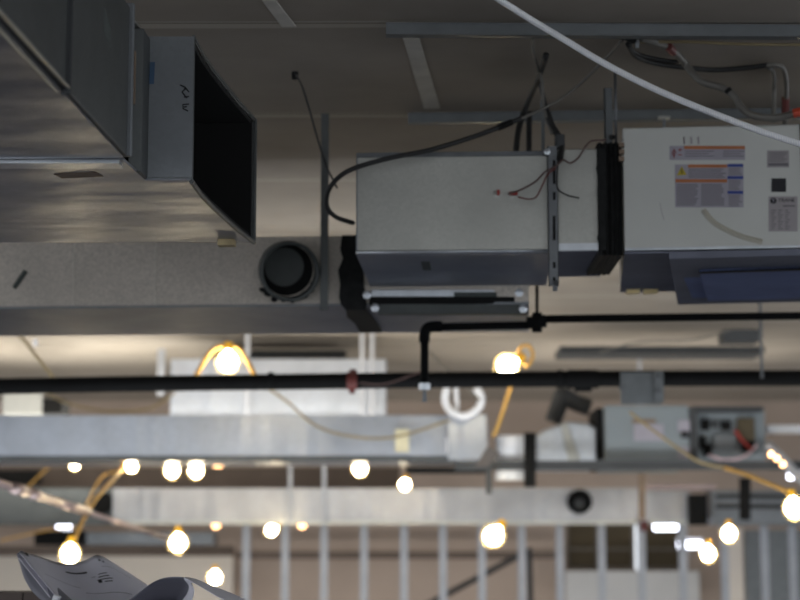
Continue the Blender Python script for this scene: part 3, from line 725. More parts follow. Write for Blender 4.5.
root = thing('strut_clip', PC(618, 37, 7.0), 'small bright clip gathering cables under the front strut', 'clip')
obj('tab', MB().box(PC(616, 36.5, 7.2), (.045, .02, .008)), 'galvanized', root); obj('screw', MB().tube([PC(637, 40, 7.0), PC(637, 48, 7.0)], .008, 8), 'galvanized_bright', root)
obj('knot', MB().tube([PC(625, 36, 7.0), PC(634, 40, 7.0)], .016, 8), 'black_liner', root)

# ------------------------------------------------------------------ background ducts and units
def duct(label, x0, x1, yt, yb, Y, dep, mat='galvanized', seams=(), lip=True, Yr=None, name='rectangular_duct', bot=None, cat='duct', hang=()):
    A = P(x0, yb, Y); B = P(x1, yb, Yr or Y); B.z = A.z; h = P(x0, yt, Y).z - A.z
    t = (B - A).normalized(); q = V((-t.y, t.x, 0))
    root = thing(name, (A + B) / 2, label, cat)
    obj('duct_body', MB().slab(A, B, h, dep), mat, root, .006)
    if lip: obj('lower_lip', MB().slab(A - q * .02 - up * .015, B - q * .02 - up * .015, .035, .03), bot or mat, root, .003)
    for s_ in seams:
        c_ = A + (B - A) * ((s_ - x0) / (x1 - x0))
        obj('seam', MB().slab(c_ - q * .012 - t * .012, c_ - q * .012 + t * .012, h, .014), mat, root)
    for s_ in hang:
        c_ = A + (B - A) * ((s_ - x0) / (x1 - x0)) - q * .03
        obj('hanger_strap', MB().slab(c_ - t * .018, c_ + t * .018, Z + CEIL - c_.z, .006), 'galvanized_stud', root)
    return root
duct('wide silver duct across the left middle of the photo, below the thick black pipe', -60, 488, 415, 459, 14, .9, 'galvanized_cool', (5, 103, 148), bot='galvanized_side')
duct('boxy silver duct above and behind the wide silver duct, behind the glowing lamp', 170, 386, 359, 416, 16.2, .7, 'galvanized_cool', (205, 254), hang=(247, 362, 372))
duct('long narrow silver duct low in the background, above the metal studs', 112, 690, 488, 523, 18, .6, 'galvanized_streaky', (140, 232, 300, 380, 470, 520), bot='galvanized', hang=(290, 324, 642))
duct('dull duct stub with a round black hole at the lower left', -60, 112, 488, 524, 18.6, .6, 'galvanized_side', (62,))
hole = MB(); c_ = P(103, 503, 18.55); hole.lathe([(0, .0), (.1, .0), (.1, .02), (.11, .03), (.11, 0)], c_, (0, -1, 0), 24)
root = thing('round_collar', c_, 'black round opening on the dull duct stub at the lower left', 'duct collar'); obj('ring', hole, 'black_liner', root)
c_ = P(579, 502, 17.97)
root = thing('round_collar', c_, 'black round collar on the narrow duct beneath the crumpled silver elbow', 'duct collar')
mb = MB(); mb.lathe([(.085, 0), (.115, 0), (.115, .1), (.1, .11), (.085, .1), (.085, .01)], c_, (0, -1, 0), 24); obj('ring', mb, 'black_pipe', root, smooth=True)
mb = MB(); mb.lathe([(0, .012), (.084, .012), (.084, .0), (0, .0)], c_, (0, -1, 0), 24); obj('opening', mb, 'black_liner', root)
mb = MB(); mb.lathe([(0, .03), (.05, .03), (.05, .0), (0, .0)], c_ - V((0, 0, .02)), (0, -1, 0), 20); obj('damper', mb, 'dark_grey', root)

# end cap of wide duct: bright patch and label board
root = thing('cardboard_tag', P(401, 450, 13.8), 'pale yellow tag on the wide silver duct near its right end', 'tag')
pbox('tag_board', 'cardboard', 395, 409, 429, 452, 13.9, .01, root)
root = thing('white_sticker', P(458, 450, 13.8), 'white rectangular sticker low on the wide silver duct', 'sticker')
pbox('sticker_board', 'white_paint', 446, 468, 438, 453, 13.9, .008, root)
tagobj('grey_board', MB().slab(P(747, 640, 21.6), P(840, 640, 21.6), P(750, 530, 21.6).z - P(750, 640, 21.6).z, .06), 'strut', 'dark grey board wall at the right background behind the last two studs', 'panel')
# C shaped pipe cradle
root = thing('pipe_cradle', P(463, 415, 13.7), 'white open ring shaped cradle standing up at the right end of the wide duct', 'cradle')
arc = [(447, 388), (445, 398), (448, 408), (456, 414), (464, 416), (472, 413), (480, 406), (481, 396), (476, 388)]
obj('ring', MB().tube(bez([P(x, y, 13.7) for x, y in arc], 5), .028, 10), 'white_paint', root, smooth=True)
obj('post', MB().tube([P(456, 387, 13.75), P(457, 410, 13.75)], .018, 8), 'white_paint', root)
pbox('back_plate', 'galvanized_cool', 448, 486, 414, 460, 13.85, .02, root)
# tilted grey board
mb = MB(); q = [P(474, 467, 13.6), P(488, 467, 13.6), P(500, 453, 13.6), P(488, 446, 13.6)]
mb.hexa(q + [v + V((0, .01, .0)) for v in q]); tagobj('grey_flap', mb, 'taupe', 'tilted grey flap hanging off the right end of the wide duct', 'flap')
# white glowing canister
root = thing('round_duct', P(511, 480, 14.6), 'short bright white round duct collar standing beside the tilted grey flap', 'duct')
bb = P(511, 480, 14.6); hh = P(511, 436, 14.6).z - bb.z; rr = 15 / F * 14.6
obj('shell', MB().lathe([(0, 0), (rr, 0), (rr * 1.05, hh * .08), (rr, hh * .14), (rr * .92, hh * .32), (rr, hh * .4), (rr * .98, hh * .9), (rr * 1.04, hh * .94), (rr, hh), (0, hh)], bb, (0, 0, 1), 24), 'white_paint', root, smooth=True)
tagobj('drain_pipe', MB().tube([P(530, 433, 14.4), P(530, 487, 14.4)], 6 / F * 14.4, 14), 'black_liner', 'thick upright black pipe between the white collar and the crumpled silver elbow', 'pipe', smooth=True)
# crumpled elbow
root = thing('duct_elbow', P(568, 467, 14.8), 'crumpled shiny silver transition duct next to the distant heat pump cabinet', 'duct')
def poly_px(pts, Y, dep, mb=None):
    mb = mb or MB(); n = len(pts); a = [P(x, y, Y) for x, y in pts]; b_ = [v + V((0, dep, 0)) for v in a]
    return mb.add(a + b_, [tuple(range(n)), tuple(range(2 * n - 1, n - 1, -1))] + [(i, i + n, (i + 1) % n + n, (i + 1) % n) for i in range(n)])
obj('body', poly_px([(537, 468), (535, 436), (543, 430), (558, 425), (566, 421), (588, 423), (597, 428), (598, 468)], 14.8, .6), 'galvanized_bright', root, .02)
obj('crease', poly_px([(560, 424), (567, 421), (583, 466), (570, 466)], 14.78, .03), 'galvanized', root, .01)
duct('dark flexible joint left of the distant heat pump cabinet', 597, 607, 408, 468, 14.75, .6, 'black_liner', lip=False, name='flexible_connector', cat='connector')
# heap of dark fittings above the elbow
root = thing('pipe_fitting', P(570, 420, 15.4), 'grey bent pipe fitting behind the crumpled silver elbow', 'pipe fitting')
obj('bend', MB().tube(bez([P(553, 422, 15.4), P(560, 402, 15.4), P(563, 395, 15.4), P(574, 402, 15.4), P(590, 408, 15.4)], 5), .07, 10), 'dark_grey', root, smooth=True)

# distant heat pump
root = thing('heat_pump_unit', P(648, 468, 15), 'distant grey heat pump cabinet with labels, in the right background under the thick pipe', 'heat pump')
pbox('cabinet', 'cabinet_grey', 606, 690, 405, 468, 14.6, .8, root, .01)
pbox('orange_header', 'tan_strip', 632, 656, 419, 423, 14.59, .01, root); pbox('warning_label', 'label_white', 634, 664, 424, 441, 14.59, .01, root)
pbox('nameplate', 'label_white', 678, 690, 447, 459, 14.59, .01, root); pbox('faded_label', 'label_white', 678, 690, 420, 432, 14.59, .01, root); pbox('black_sticker', 'ink', 681, 689, 431, 438, 14.58, .012, root)
root = thing('control_box', P(728, 468, 14.8), 'open electrical control box full of dark parts beside the distant heat pump cabinet', 'electrical box')
pbox('back_panel', 'cabinet_grey', 696, 766, 408, 466, 14.8, .5, root, .01)
pbox('top_edge', 'dark_grey', 692, 764, 406, 411, 14.6, .2, root); pbox('side_edge', 'dark_grey', 690, 698, 408, 466, 14.6, .2, root)
rr_ = random.Random(3)
for k, (x0, x1, y0, y1, mt) in enumerate(((702, 710, 419, 430, 'black_liner'), (713, 719, 421, 428, 'dark_grey'), (722, 731, 421, 430, 'black_liner'), (738, 755, 418, 441, 'brown_board'), (742, 756, 440, 452, 'black_liner'), (701, 706, 436, 448, 'black_liner'), (704, 712, 444, 456, 'black_liner'), (714, 736, 434, 448, 'strut'))):
    pbox('relay', mt, x0, x1, y0, y1, 14.74, .06, root)
obj('wiring', MB().tube(bez([P(708, 455, 14.7), P(725, 460, 14.7), P(745, 456, 14.7), P(757, 445, 14.7)], 6), .012, 6), 'white_cable', root)
obj('wiring', MB().tube(bez([P(735, 430, 14.7), P(742, 440, 14.7), P(752, 450, 14.7)], 6), .014, 6), 'ink_red', root)
# support strut under it
channel('strut_channel', 455, 470, 830, 470, .07, P(500, 470, 14.4).z - Z, 'dark_grey', 'dark strut running under the distant heat pump cabinet and silver elbow')
for px in (489,): tagobj('hanger_strap', MB().slab(P(px - 3, 494, 14.3), P(px + 3, 494, 14.3), P(px, 466, 14.3).z - P(px, 494, 14.3).z, .02), 'dark_grey', 'short dark strap below the tilted grey flap', 'hanger')
duct('dark gap bar beneath the right half of the wide silver duct', 406, 486, 467, 472, 14.8, .3, 'black_liner', lip=False, name='trapeze_bar', cat='bar')

# ceiling beams / upper items at the right
duct('dull flat duct close to the ceiling below the heat pump at the right', 560, 765, 346, 353, 15.5, .5, 'dark_grey', lip=False)
duct('added dark box for the shadow band just above the boxy silver duct', 215, 346, 350, 358, 17.0, .4, 'dark_grey', lip=False)  # dark box added where shade falls over the boxy duct
pbt = duct('small dark grille box by the ceiling beside the long thin rod', 724, 760, 329, 341, 13.5, .25, 'dark_grey', lip=False, name='grille_box', cat='box')
duct('white tube light fixture housing at the right edge beside the open control box', 768, 830, 425, 433, 15, .1, 'white_paint', lip=False, name='white_tube', cat='tube')
duct('pale grey shaft left of the boxy silver duct, behind the thick pipe', 2, 42, 392, 415, 17, .6, 'galvanized', lip=False, name='duct_shaft')
duct('black box between the pale shaft and the wall below the thick pipe', 42, 62, 398, 414, 17, .4, 'black_liner', lip=False, name='black_box', cat='box')
duct('dark duct low on the left background just above the paper sheets', 34, 84, 531, 545, 19.6, .4, 'black_liner', lip=False)
duct('added pale box standing in for a bluish window strip beside the glowing lamps', 86, 214, 532, 545, 19.6, .4, 'galvanized_grey', lip=False)  # pale box added in place of a bright window strip
duct('brown grey dropped beam low across the left background', -60, 232, 546, 556, 20.6, .3, 'plywood', lip=False, name='dropped_beam', cat='beam')
duct('dull brown panel band between the wide duct and the narrow duct', -60, 400, 467, 489, 20.5, .1, 'plywood', lip=False, name='panel_band', cat='panel')
duct('dark recessed bulkhead at the left edge above the conduit', -60, 38, 470, 484, 19.5, .2, 'black_liner', lip=False, name='bulkhead', cat='panel')
duct('pinkish duct run right of the narrow duct, below the distant heat pump', 640, 716, 484, 490, 17, .2, 'pinkish_pipe', lip=False)
duct('dark motor housing among the studs at the right background', 691, 708, 494, 525, 17.4, .2, 'black_liner', lip=False, name='motor_housing', cat='box')
duct('grey duct at the right background behind the yellow cord', 712, 830, 490, 524, 19, .4, 'galvanized_grey', lip=True)
tagobj('drain_pipe', MB().tube([P(745, 478, 16.5), P(745, 520, 16.5)], .05, 12), 'black_liner', 'upright black pipe in the right background beside the last lamp', 'pipe', smooth=True)
for y_ in (496, 506):
    tagobj('conduit_pipe', MB().tube([P(716, y_, 18.3), P(830, y_ + 1, 18.3)], .022, 8), 'dark_grey', 'upper thin dark conduit crossing the right background' if y_ < 500 else 'lower thin dark conduit crossing the right background', 'conduit')
# diagonal conduit lower left
root = thing('conduit_pipe', P(90, 515, 12.5), 'pinkish metal conduit slanting down to the right above the paper sheets', 'conduit')
obj('run', MB().tube([P(-30, 474, 10.5), P(30, 493, 11.6), P(85, 511, 12.8)], .026, 10), 'pinkish_pipe', root, smooth=True)
obj('run', MB().tube([P(85, 511, 12.8), P(150, 533, 14.2), P(172, 540, 14.7)], .018, 10), 'pinkish_pipe', root, smooth=True)
for a, b2, r_ in (((14, 488, 11.2), (24, 491.5, 11.4), .036), ((32, 494, 11.6), (39, 496.3, 11.8), .034), ((58, 502.5, 12.2), (88, 512, 12.85), .03)):
    obj('coupling', MB().tube([P(*a), P(*b2)], r_, 12), 'pinkish_pipe', root, smooth=True)
# sparkling foil hose at the right edge
root = thing('foil_hose', P(785, 462, 14.2), 'crumpled shiny foil hose at the right edge beside the open control box', 'hose')
pts = bez([P(766, 444, 14.2), P(775, 452, 14.2), (P(786, 463, 14.2)), P(800, 478, 14.2), P(820, 490, 14.2)], 8)
obj('hose_body', MB().tube(pts, .06, 10, radii=[.045 if i % 2 else .03 for i in range(len(pts))]), 'galvanized_bright', root)

# studs
for_st = [246, 285, 324, 364, 404, 443, 482, 522, 560, 602, 642, 683, 725, 765, 793]
YS = 19.4
def stud_mb():
    mb = MB(); w = .075; d_ = .04; h = 2.02 + .0
    mb.box((0, 0, h / 2), (w, .003, h)); mb.box((-w / 2, d_ / 2, h / 2), (.003, d_, h)); mb.box((w / 2, d_ / 2, h / 2), (.003, d_, h))
    return mb
st0 = None
desc = ['leftmost metal stud, right of the paper sheets', 'second metal stud from the left, with a lamp beside its top', 'third metal stud from the left in the background', 'fourth metal stud from the left in the background', 'fifth metal stud from the left in the background',
        'sixth metal stud from the left, left of the oblong lamp', 'seventh metal stud from the left, under the oblong lamp', 'eighth metal stud from the left, at the head of the slanting brace', 'ninth metal stud from the left, at the left edge of the brown windows',
        'metal stud between the first two brown windows', 'metal stud below the dark red clip at the right', 'metal stud right of the brown windows', 'metal stud beneath the pair of round lamps at the right', 'metal stud second from the right edge', 'metal stud at the right edge beneath the last lamp']
zt_st = P(400, 519, YS).z
for i, px in enumerate(for_st):
    b2 = P(px, 560, YS); loc = V((b2.x, YS, zt_st - 2.02))
    if st0 is None:
        st0 = obj('metal_stud', stud_mb(), 'galvanized_stud', origin=V((0, 0, 0))); st0.location = loc; tag(st0, desc[i], 'stud', 'metal studs of the background partition')
    else: dup(st0, loc, None, desc[i])
x0, x1 = P(236, 500, YS).x, P(830, 500, YS).x
tagobj('stud_track', MB().box(((x0 + x1) / 2, YS + .02, zt_st + .02), (x1 - x0, .06, .05)), 'galvanized_stud', 'horizontal metal top track carried by the row of background studs', 'track')
tagobj('stud_track', MB().box(((x0 + x1) / 2, YS + .02, zt_st - 2.04), (x1 - x0, .06, .04)), 'galvanized_stud', 'bottom metal track beneath the row of background studs', 'track')
zb_ = zt_st - 2.06
tagobj('knee_wall', MB().box(((x0 + x1) / 2, YS + .02, zb_ / 2), (x1 - x0, .2, zb_)), 'wall_beige', 'low curb wall carrying the row of background studs', 'wall')
a, b2 = P(430, 603, 20), P(520, 551, 20)
mb = MB(); mb.slab(P(425, 604, 20), P(425, 604, 20) + V((.05, 0, 0)), .05, .04)
tagobj('diagonal_brace', MB().tube([P(425, 606, 20), P(518, 556, 20)], .035, 6), 'dark_grey', 'grey brace slanting up behind the studs toward the ninth stud', 'brace')
tagobj('upright_brace', MB().tube([P(529, 548, 20.2), P(531, 610, 20.2)], .03, 6), 'dark_grey', 'thin grey upright pipe just right of the slanting brace', 'pipe')
tagobj('wood_rail', MB().slab(P(236, 559, 22.6), P(560, 559, 22.6), .09, .04), 'plywood', 'dull horizontal rail on the back wall behind the studs', 'rail')
tagobj('wall_board', MB().slab(P(566, 606, 22.5), P(700, 606, 22.5), P(600, 571, 22.5).z - P(600, 606, 22.5).z, .05), 'wall_pale', 'pale grey panel below the brown windows', 'panel')
tagobj('wall_board', MB().slab(P(731, 640, 21), P(745, 640, 21), P(735, 528, 21).z - P(735, 640, 21).z, .1), 'wall_beige', 'narrow pale panel right of the paired lamps', 'panel')
tagobj('wall_board', MB().slab(P(-60, 610, 22.4), P(232, 610, 22.4), P(0, 556, 22.4).z - P(0, 610, 22.4).z, .05), 'wall_beige', 'pale board wall low on the left behind the paper sheets', 'panel')
tagobj('conduit_drop', MB().tube([P(642, 472, 16), P(642, 519, 16)], .03, 8), 'tan_strip', 'short tan upright pipe below the distant heat pump cabinet', 'pipe')
tagobj('pipe_clamp', MB().box(P(644, 526, 17.8), (.07, .05, .09)), 'maroon', 'small dark red clip below the short tan pipe', 'clamp')
tagobj('hanging_post', MB().slab(P(157, 395, 17.5), P(164, 395, 17.5), Z + CEIL - P(157, 395, 17.5).z, .04), 'galvanized_stud', 'upright pale post hanging left of the boxy silver duct', 'post')
tagobj('light_reflector', MB().slab(P(33, 346, 13.5), P(37, 346, 13.5), .05, .02), 'white_paint', 'tiny white clip hanging under the ceiling at the far left', 'clip')

# ------------------------------------------------------------------ temporary lamps
def make_lamp(glow='bulb_glow'):
    """caged site lamp hanging down from its origin (the socket top)"""
    t = thing('work_lamp', V((0, 0, 0)), '', 'lamp', 'temporary caged lamps strung through the background')
    obj('socket', MB().lathe([(0, .0), (.022, 0), (.028, -.01), (.03, -.045), (.034, -.055), (0, -.055)], V((0, 0, 0)), (0, 0, 1), 14), 'yellow_plastic', t)
    obj('bulb', MB().lathe([(.012, -.05), (.02, -.065), (.048, -.09), (.062, -.125), (.056, -.16), (.034, -.188), (0, -.195)], V((0, 0, 0)), (0, 0, 1), 16), glow, t, smooth=True)
    for k in range(6):
        th = k * math.pi / 3; u = V((math.cos(th), math.sin(th), 0))
        pts = [u * .033 + V((0, 0, -.05)), u * .07 + V((0, 0, -.10)), u * .078 + V((0, 0, -.14)), u * .06 + V((0, 0, -.185)), u * .02 + V((0, 0, -.215)), V((0, 0, -.218))]
        obj('cage_rib', MB().tube(bez(pts, 3), .0018, 5), 'cage_wire', t)
    ring = [V((math.cos(a_ * math.pi / 8) * .078, math.sin(a_ * math.pi / 8) * .078, -.14)) for a_ in range(17)]
    obj('cage_ring', MB().tube(ring, .0018, 5, cap=False), 'cage_wire', t)
    return t
proto = make_lamp()
lamps = [  # px, py of bulb centre, Y, rotation, label
    (228, 360, 12.2, (0, 0, 0), 'glowing caged lamp just above the thick black pipe, draped with a yellow cord'),
    (508, 365, 12.2, (0, math.radians(62), 0), 'glowing lamp tipped to the left, just above the thick pipe with a yellow loop'),
    (172, 470, 15.0, (0, 0, 0), 'left one of the close pair of lamps under the wide silver duct'),
    (196, 470, 15.0, (0, 0, 0), 'right one of the close pair of lamps under the wide silver duct'),
    (360, 468, 15.0, (0, 0, 0), 'single lamp under the middle of the wide silver duct'),
    (405, 484, 16.5, (.4, .2, 0), 'small lamp with an amber top right of the single lamp under the wide duct'),
    (75, 464, 15.6, (0, .3, 0), 'soft lamp under the left part of the wide silver duct'),
    (131, 467, 14.5, (0, math.radians(-65), 0), 'tilted lamp on a yellow cord between the soft lamp and the close pair'),
    (70, 553, 12.5, (0, .1, 0), 'glowing lamp directly behind the paper sheets'),
    (178, 542, 13.5, (0, 0, 0), 'pear shaped lamp above the curled paper sheets'),
    (272, 530, 17.4, (0, math.radians(60), 0), 'lamp lying sideways left of the second metal stud'),
    (215, 577, 16, (0, 0, 0), 'lamp with an orange rim right behind the rolled paper end'),
    (494, 535, 14.0, (0, math.radians(35), 0), 'large oblong lamp in front of the seventh metal stud'),
    (794, 507, 11.6, (0, -.15, 0), 'large lamp on a yellow cord at the right edge'),
    (708, 553, 15.2, (0, 0, 0), 'lower left lamp of the two round lamps near the right'),
    (729, 533, 15.2, (0, 0, 0), 'upper right lamp of the two round lamps near the right'),
]
first = True
from mathutils import Euler
for px, py, Y, rot, lb in lamps:
    k_ = {172: .82, 196: .82, 360: .82, 70: .9, 794: .9, 228: .95, 405: .72, 75: .6, 131: .6, 272: .75, 215: .8, 708: .85, 729: .85, 494: 1.05, 178: .9}.get(px, 1)
    off = Euler(rot).to_matrix() @ V((0, 0, -.125 * k_))
    loc = P(px, py, Y) - off
    if first: proto.location = loc; proto.rotation_euler = rot; proto['label'] = lb; first = False
    else: dup(proto, loc, rot, lb).scale = (k_, k_, k_)
# farther bare bulbs; row of three is added glow for the foil sparkle
small = [(771, 458, 14, 'bulb_orange', 'first added sparkle glow of the slanting row of three beside the foil hose'), (777, 462, 14, 'bulb_orange', 'middle added sparkle glow of the slanting row of three beside the foil hose'),
         (783, 468, 14, 'bulb_orange', 'lowest added sparkle glow of the slanting row of three beside the foil hose'), (216, 524, 21, 'bulb_orange', 'tiny orange bulb under the narrow duct left of the first stud'), (218, 466, 21, 'bulb_orange', 'tiny orange bulb under the wide duct beside the close lamp pair'),
         (302, 524, 21, 'bulb_orange', 'dim tiny bulb between the second and third metal studs')]
g0 = None
for px, py, Y, mt, lb in small:
    c_ = P(px, py, Y)
    if g0 is None:
        t = thing('bulb_and_sparkle', c_ + V((0, 0, .05)), lb, 'light bulb', 'tiny far bulbs')
        obj('glass', MB().lathe([(0, -.05), (.03, -.04), (.045, -.005), (.03, .03), (.015, .05), (0, .05)], c_, (0, 0, 1), 12), mt, t, smooth=True)
        obj('socket', MB().lathe([(0, .05), (.02, .05), (.02, .09), (0, .09)], c_, (0, 0, 1), 10), 'black_cable', t); g0 = t
    else: dup(g0, c_ + V((0, 0, .05)), None, lb)
for o_ in [x for x in bpy.data.objects if x.name.startswith('bulb_and_sparkle') and 'row of three' in x['label']]: o_.scale = (.45, .45, .45)
# tube fixtures far off
for x0, x1, y0, y1, Y, lb in ((654, 677, 523, 531, 20.5, 'short white tube light right of the dark red clip'), (678, 702, 541, 549, 20.5, 'lower short white tube light left of the two round lamps'),
                              (721, 736, 518, 524, 20.5, 'short white tube light above the upper round lamp'), (57, 71, 524, 530, 20, 'short white tube light above the lamp behind the paper'),
                              (788, 806, 473, 480, 16, 'short white tube light at the right edge below the foil hose')):
    root = thing('tube_light', P((x0 + x1) / 2, y0, Y), lb, 'light', 'short far tube lights')
    obj('tube', MB().tube([P(x0, (y0 + y1) / 2, Y), P(x1, (y0 + y1) / 2, Y)], (y1 - y0) / 2 / F * Y * .8, 12), 'tube_glow', root, smooth=True)
    pbox('housing', 'white_paint', x0 - 1, x1 + 1, y0 - 3, y0 - .5, Y, .08, root)

# yellow cords
def cord(pts, r, label, mat='yellow_cord'): return cable('power_cord', pts, r, mat, label, 'cord', 8, None, 8)
cord([(190, 386, 12.2), (198, 372, 12.2), (207, 357, 12.2), (216, 348, 12.2), (228, 345.5, 12.2), (239, 349, 12.2), (247, 361, 12.2), (254, 374, 12.2), (258, 383, 12.2)], .016, 'yellow cord arched over the lamp above the thick black pipe')
cord([(512, 362, 12.2), (520, 358, 12.2), (527, 366, 12.2), (533, 356, 12.2), (529, 346, 12.2), (521, 347, 12.2), (518, 357, 12.2)], .012, 'yellow cord looped at the back of the tipped lamp')
cord([(511, 385, 12.4), (506, 402, 12.5), (500, 420, 12.6), (494, 436, 12.8)], .015, 'yellow cord hanging below the thick pipe beneath the tipped lamp')
cord([(72, 546, 12.6), (82, 522, 12.9), (95, 500, 13.4), (108, 485, 13.9), (122, 470, 14.5)], .015, 'yellow cord rising from the lamp behind the paper to the tilted lamp')
cord([(86, 505, 14.5), (98, 482, 14.8), (106, 474, 15), (116, 472, 15), (124, 470, 15)], .009, 'second thinner yellow cord beside the tilted lamp')
cord([(725, 468, 13), (745, 474, 12.6), (765, 482, 12.2), (782, 489, 11.9), (792, 494, 11.7)], .014, 'yellow cord running right to the large lamp at the edge')
cord([(630, 412, 13.4), (650, 428, 13.3), (675, 446, 13.2), (700, 462, 13.1), (726, 468, 13)], .010, 'thin tan cord across the face of the distant heat pump cabinet', 'tan_cord')
cord([(255, 380, 13.5), (285, 400, 13.5), (315, 425, 13.5), (350, 436, 13.5), (395, 437, 13.5), (450, 420, 13.5)], .009, 'thin yellow cord sagging in front of the wide silver duct', 'tan_cord')
cord([(0, 320, 12.4), (22, 338, 12.4), (38, 358, 12.4), (55, 380, 12.4)], .011, 'tan cord hanging at the far left above the thick pipe', 'tan_cord')
cord([(45, 392, 15), (70, 404, 15), (110, 411, 15), (150, 408, 15), (175, 392, 15)], .010, 'faint tan cord sagging just under the thick pipe at the left', 'tan_cord')
cord([(0, 541, 17), (20, 536, 17), (50, 530, 17), (80, 527, 17)], .007, 'faint yellow cord low at the left edge', 'yellow_cord')
cord([(20, 495, 17), (35, 480, 17), (48, 468, 17)], .009, 'short yellow cord under the wide duct at the far left', 'yellow_cord')
cord([(600, 352, 13), (640, 342, 13), (690, 340, 13), (730, 330, 12.8)], .006, 'thin grey cord near the ceiling below the heat pump', 'grey_cable')
cable('guy_wire', [(430, 352, 13), (450, 372, 12.9), (480, 400, 12.8)], .009, 'grey_cable', 'thin slanting wire crossing behind the small pipe drop', 'wire')
cable('guy_wire', [(360, 383, 10.9), (385, 384, 10.9), (420, 372, 10.9)], .005, 'copper_wire', 'thin reddish wire wrapped from the red clamp toward the small pipe drop', 'wire')

# ------------------------------------------------------------------ paper sheets on a site table
zt = P(10, 592, 7.3).z
tw = MB()
x0, x1 = -1.86, -.96
root = thing('work_table', V(((x0 + x1) / 2, 7.45, 0)), 'tall rough site table of brown planks below the paper sheets', 'table')
for k in range(4):
    obj('plank', MB().box((x0 + .1125 + k * .225, 7.45, zt - .02), (.222, .6, .04)), 'wood_table', root, .003)
for sx_ in (x0 + .06, x1 - .06):
    for sy_ in (7.22, 7.68): obj('leg', MB().box((sx_, sy_, (zt - .04) / 2), (.07, .07, zt - .04)), 'wood_table', root, .003)
obj('brace', MB().box(((x0 + x1) / 2, 7.22, .5), (x1 - x0, .04, .09)), 'wood_table', root)
def surf(back, front_, nu=48, nv=20, lift=0, bow=0):
    def curve(pts):
        c = bez([P(*p_) for p_ in pts], 10)
        def f(t): i = min(int(t * (len(c) - 1)), len(c) - 2); s = t * (len(c) - 1) - i; return c[i].lerp(c[i + 1], s)
        return f
    fb, ff = curve(back), curve(front_)
    def S_(u, v, l=0):
        p_ = fb(u).lerp(ff(u), v); p_ = p_ + V((0, 0, bow * math.sin(math.pi * v) + l)); return p_
    mb = MB(); vs = [S_(i / nu, j / nv, lift) for j in range(nv + 1) for i in range(nu + 1)]
    mb.add(vs, [(j * (nu + 1) + i, j * (nu + 1) + i + 1, (j + 1) * (nu + 1) + i + 1, (j + 1) * (nu + 1) + i) for j in range(nv) for i in range(nu)])
    return mb, S_
def sheetobj(name, mb, mat, parent, th=.002, label=None):
    o = obj(name, mb, mat, parent, smooth=True, label=label); m_ = o.modifiers.new('solid', 'SOLIDIFY'); m_.thickness = th; m_.offset = 0; return o
root = thing('paper_sheets', P(90, 600, 6.9), 'curled grey printed paper sheets lying on the brown site table', 'paper')
back = [(19, 552.5, 7.0), (26, 553, 7.02), (40, 557, 7.05), (56, 562, 7.08), (70, 564, 7.1), (84, 561, 7.1), (92, 557, 7.1), (97, 555.5, 7.1), (104, 557.5, 7.1), (126, 571, 7.08), (150, 587, 7.05), (175, 604, 7.0)]
frnt = [(64, 606, 6.4), (74, 613, 6.4), (80, 622, 6.4), (100, 634, 6.4), (120, 642, 6.4), (140, 646, 6.4), (160, 650, 6.4), (180, 655, 6.4), (200, 660, 6.4), (220, 668, 6.4), (240, 680, 6.4)]
mb, S_ = surf(back, frnt); sheetobj('top_sheet', mb, 'paper', root)
back2 = [(x_ - 2, y_ + 2.5, d_) for x_, y_, d_ in back]; frnt2 = [(x_ - 3, y_ + 4, d_) for x_, y_, d_ in frnt]
mb, _ = surf(back2, frnt2, 48, 20, -.004); sheetobj('lower_sheet', mb, 'paper', root, .003)
# thick curled left edge
eg = [(17, 554, 6.99), (20, 564, 6.95), (24, 577, 6.85), (31, 589, 6.72), (42, 600, 6.55), (56, 612, 6.38)]
eg2 = [(25, 553.5, 7.04), (34, 562, 7.0), (43, 573, 6.9), (54, 584, 6.77), (65, 594, 6.6), (78, 606, 6.4)]
mb, _ = surf([e for e in eg], [e for e in eg2], 40, 6, -.002, .010); sheetobj('curled_edge', mb, 'paper_shaded', root, .006, label='dark curled edge of the sheets')
def strip(u0, u1, v0, v1):
    pr = MB(); n = 6; vs = [S_(u0 + (u1 - u0) * i / n, v0, .0025) for i in range(n + 1)] + [S_(u0 + (u1 - u0) * i / n, v1, .0025) for i in range(n + 1)]
    pr.add(vs, [(i, i + 1, n + 1 + i + 1, n + 1 + i) for i in range(n)])
    obj('printed_mark', pr, 'ink', root)
for u0, u1, v0, v1 in ((.30, .43, .14, .16), (.44, .47, .22, .225), (.50, .60, .20, .208), (.49, .60, .23, .24), (.50, .62, .26, .27), (.52, .60, .29, .30), (.47, .50, .26, .30), (.60, .63, .05, .07), (.64, .67, .07, .085),
                       (.12, .34, .36, .364), (.36, .7, .42, .424), (.58, .8, .13, .133), (.22, .3, .04, .046), (.07, .095, .01, .07)):
    strip(u0, u1, v0, v1)
cl_ = MB(); cl_.tube([P(53, 598, 6.5), P(60, 600, 6.5)], .014, 8); obj('white_clip', cl_, 'white_paint', root)
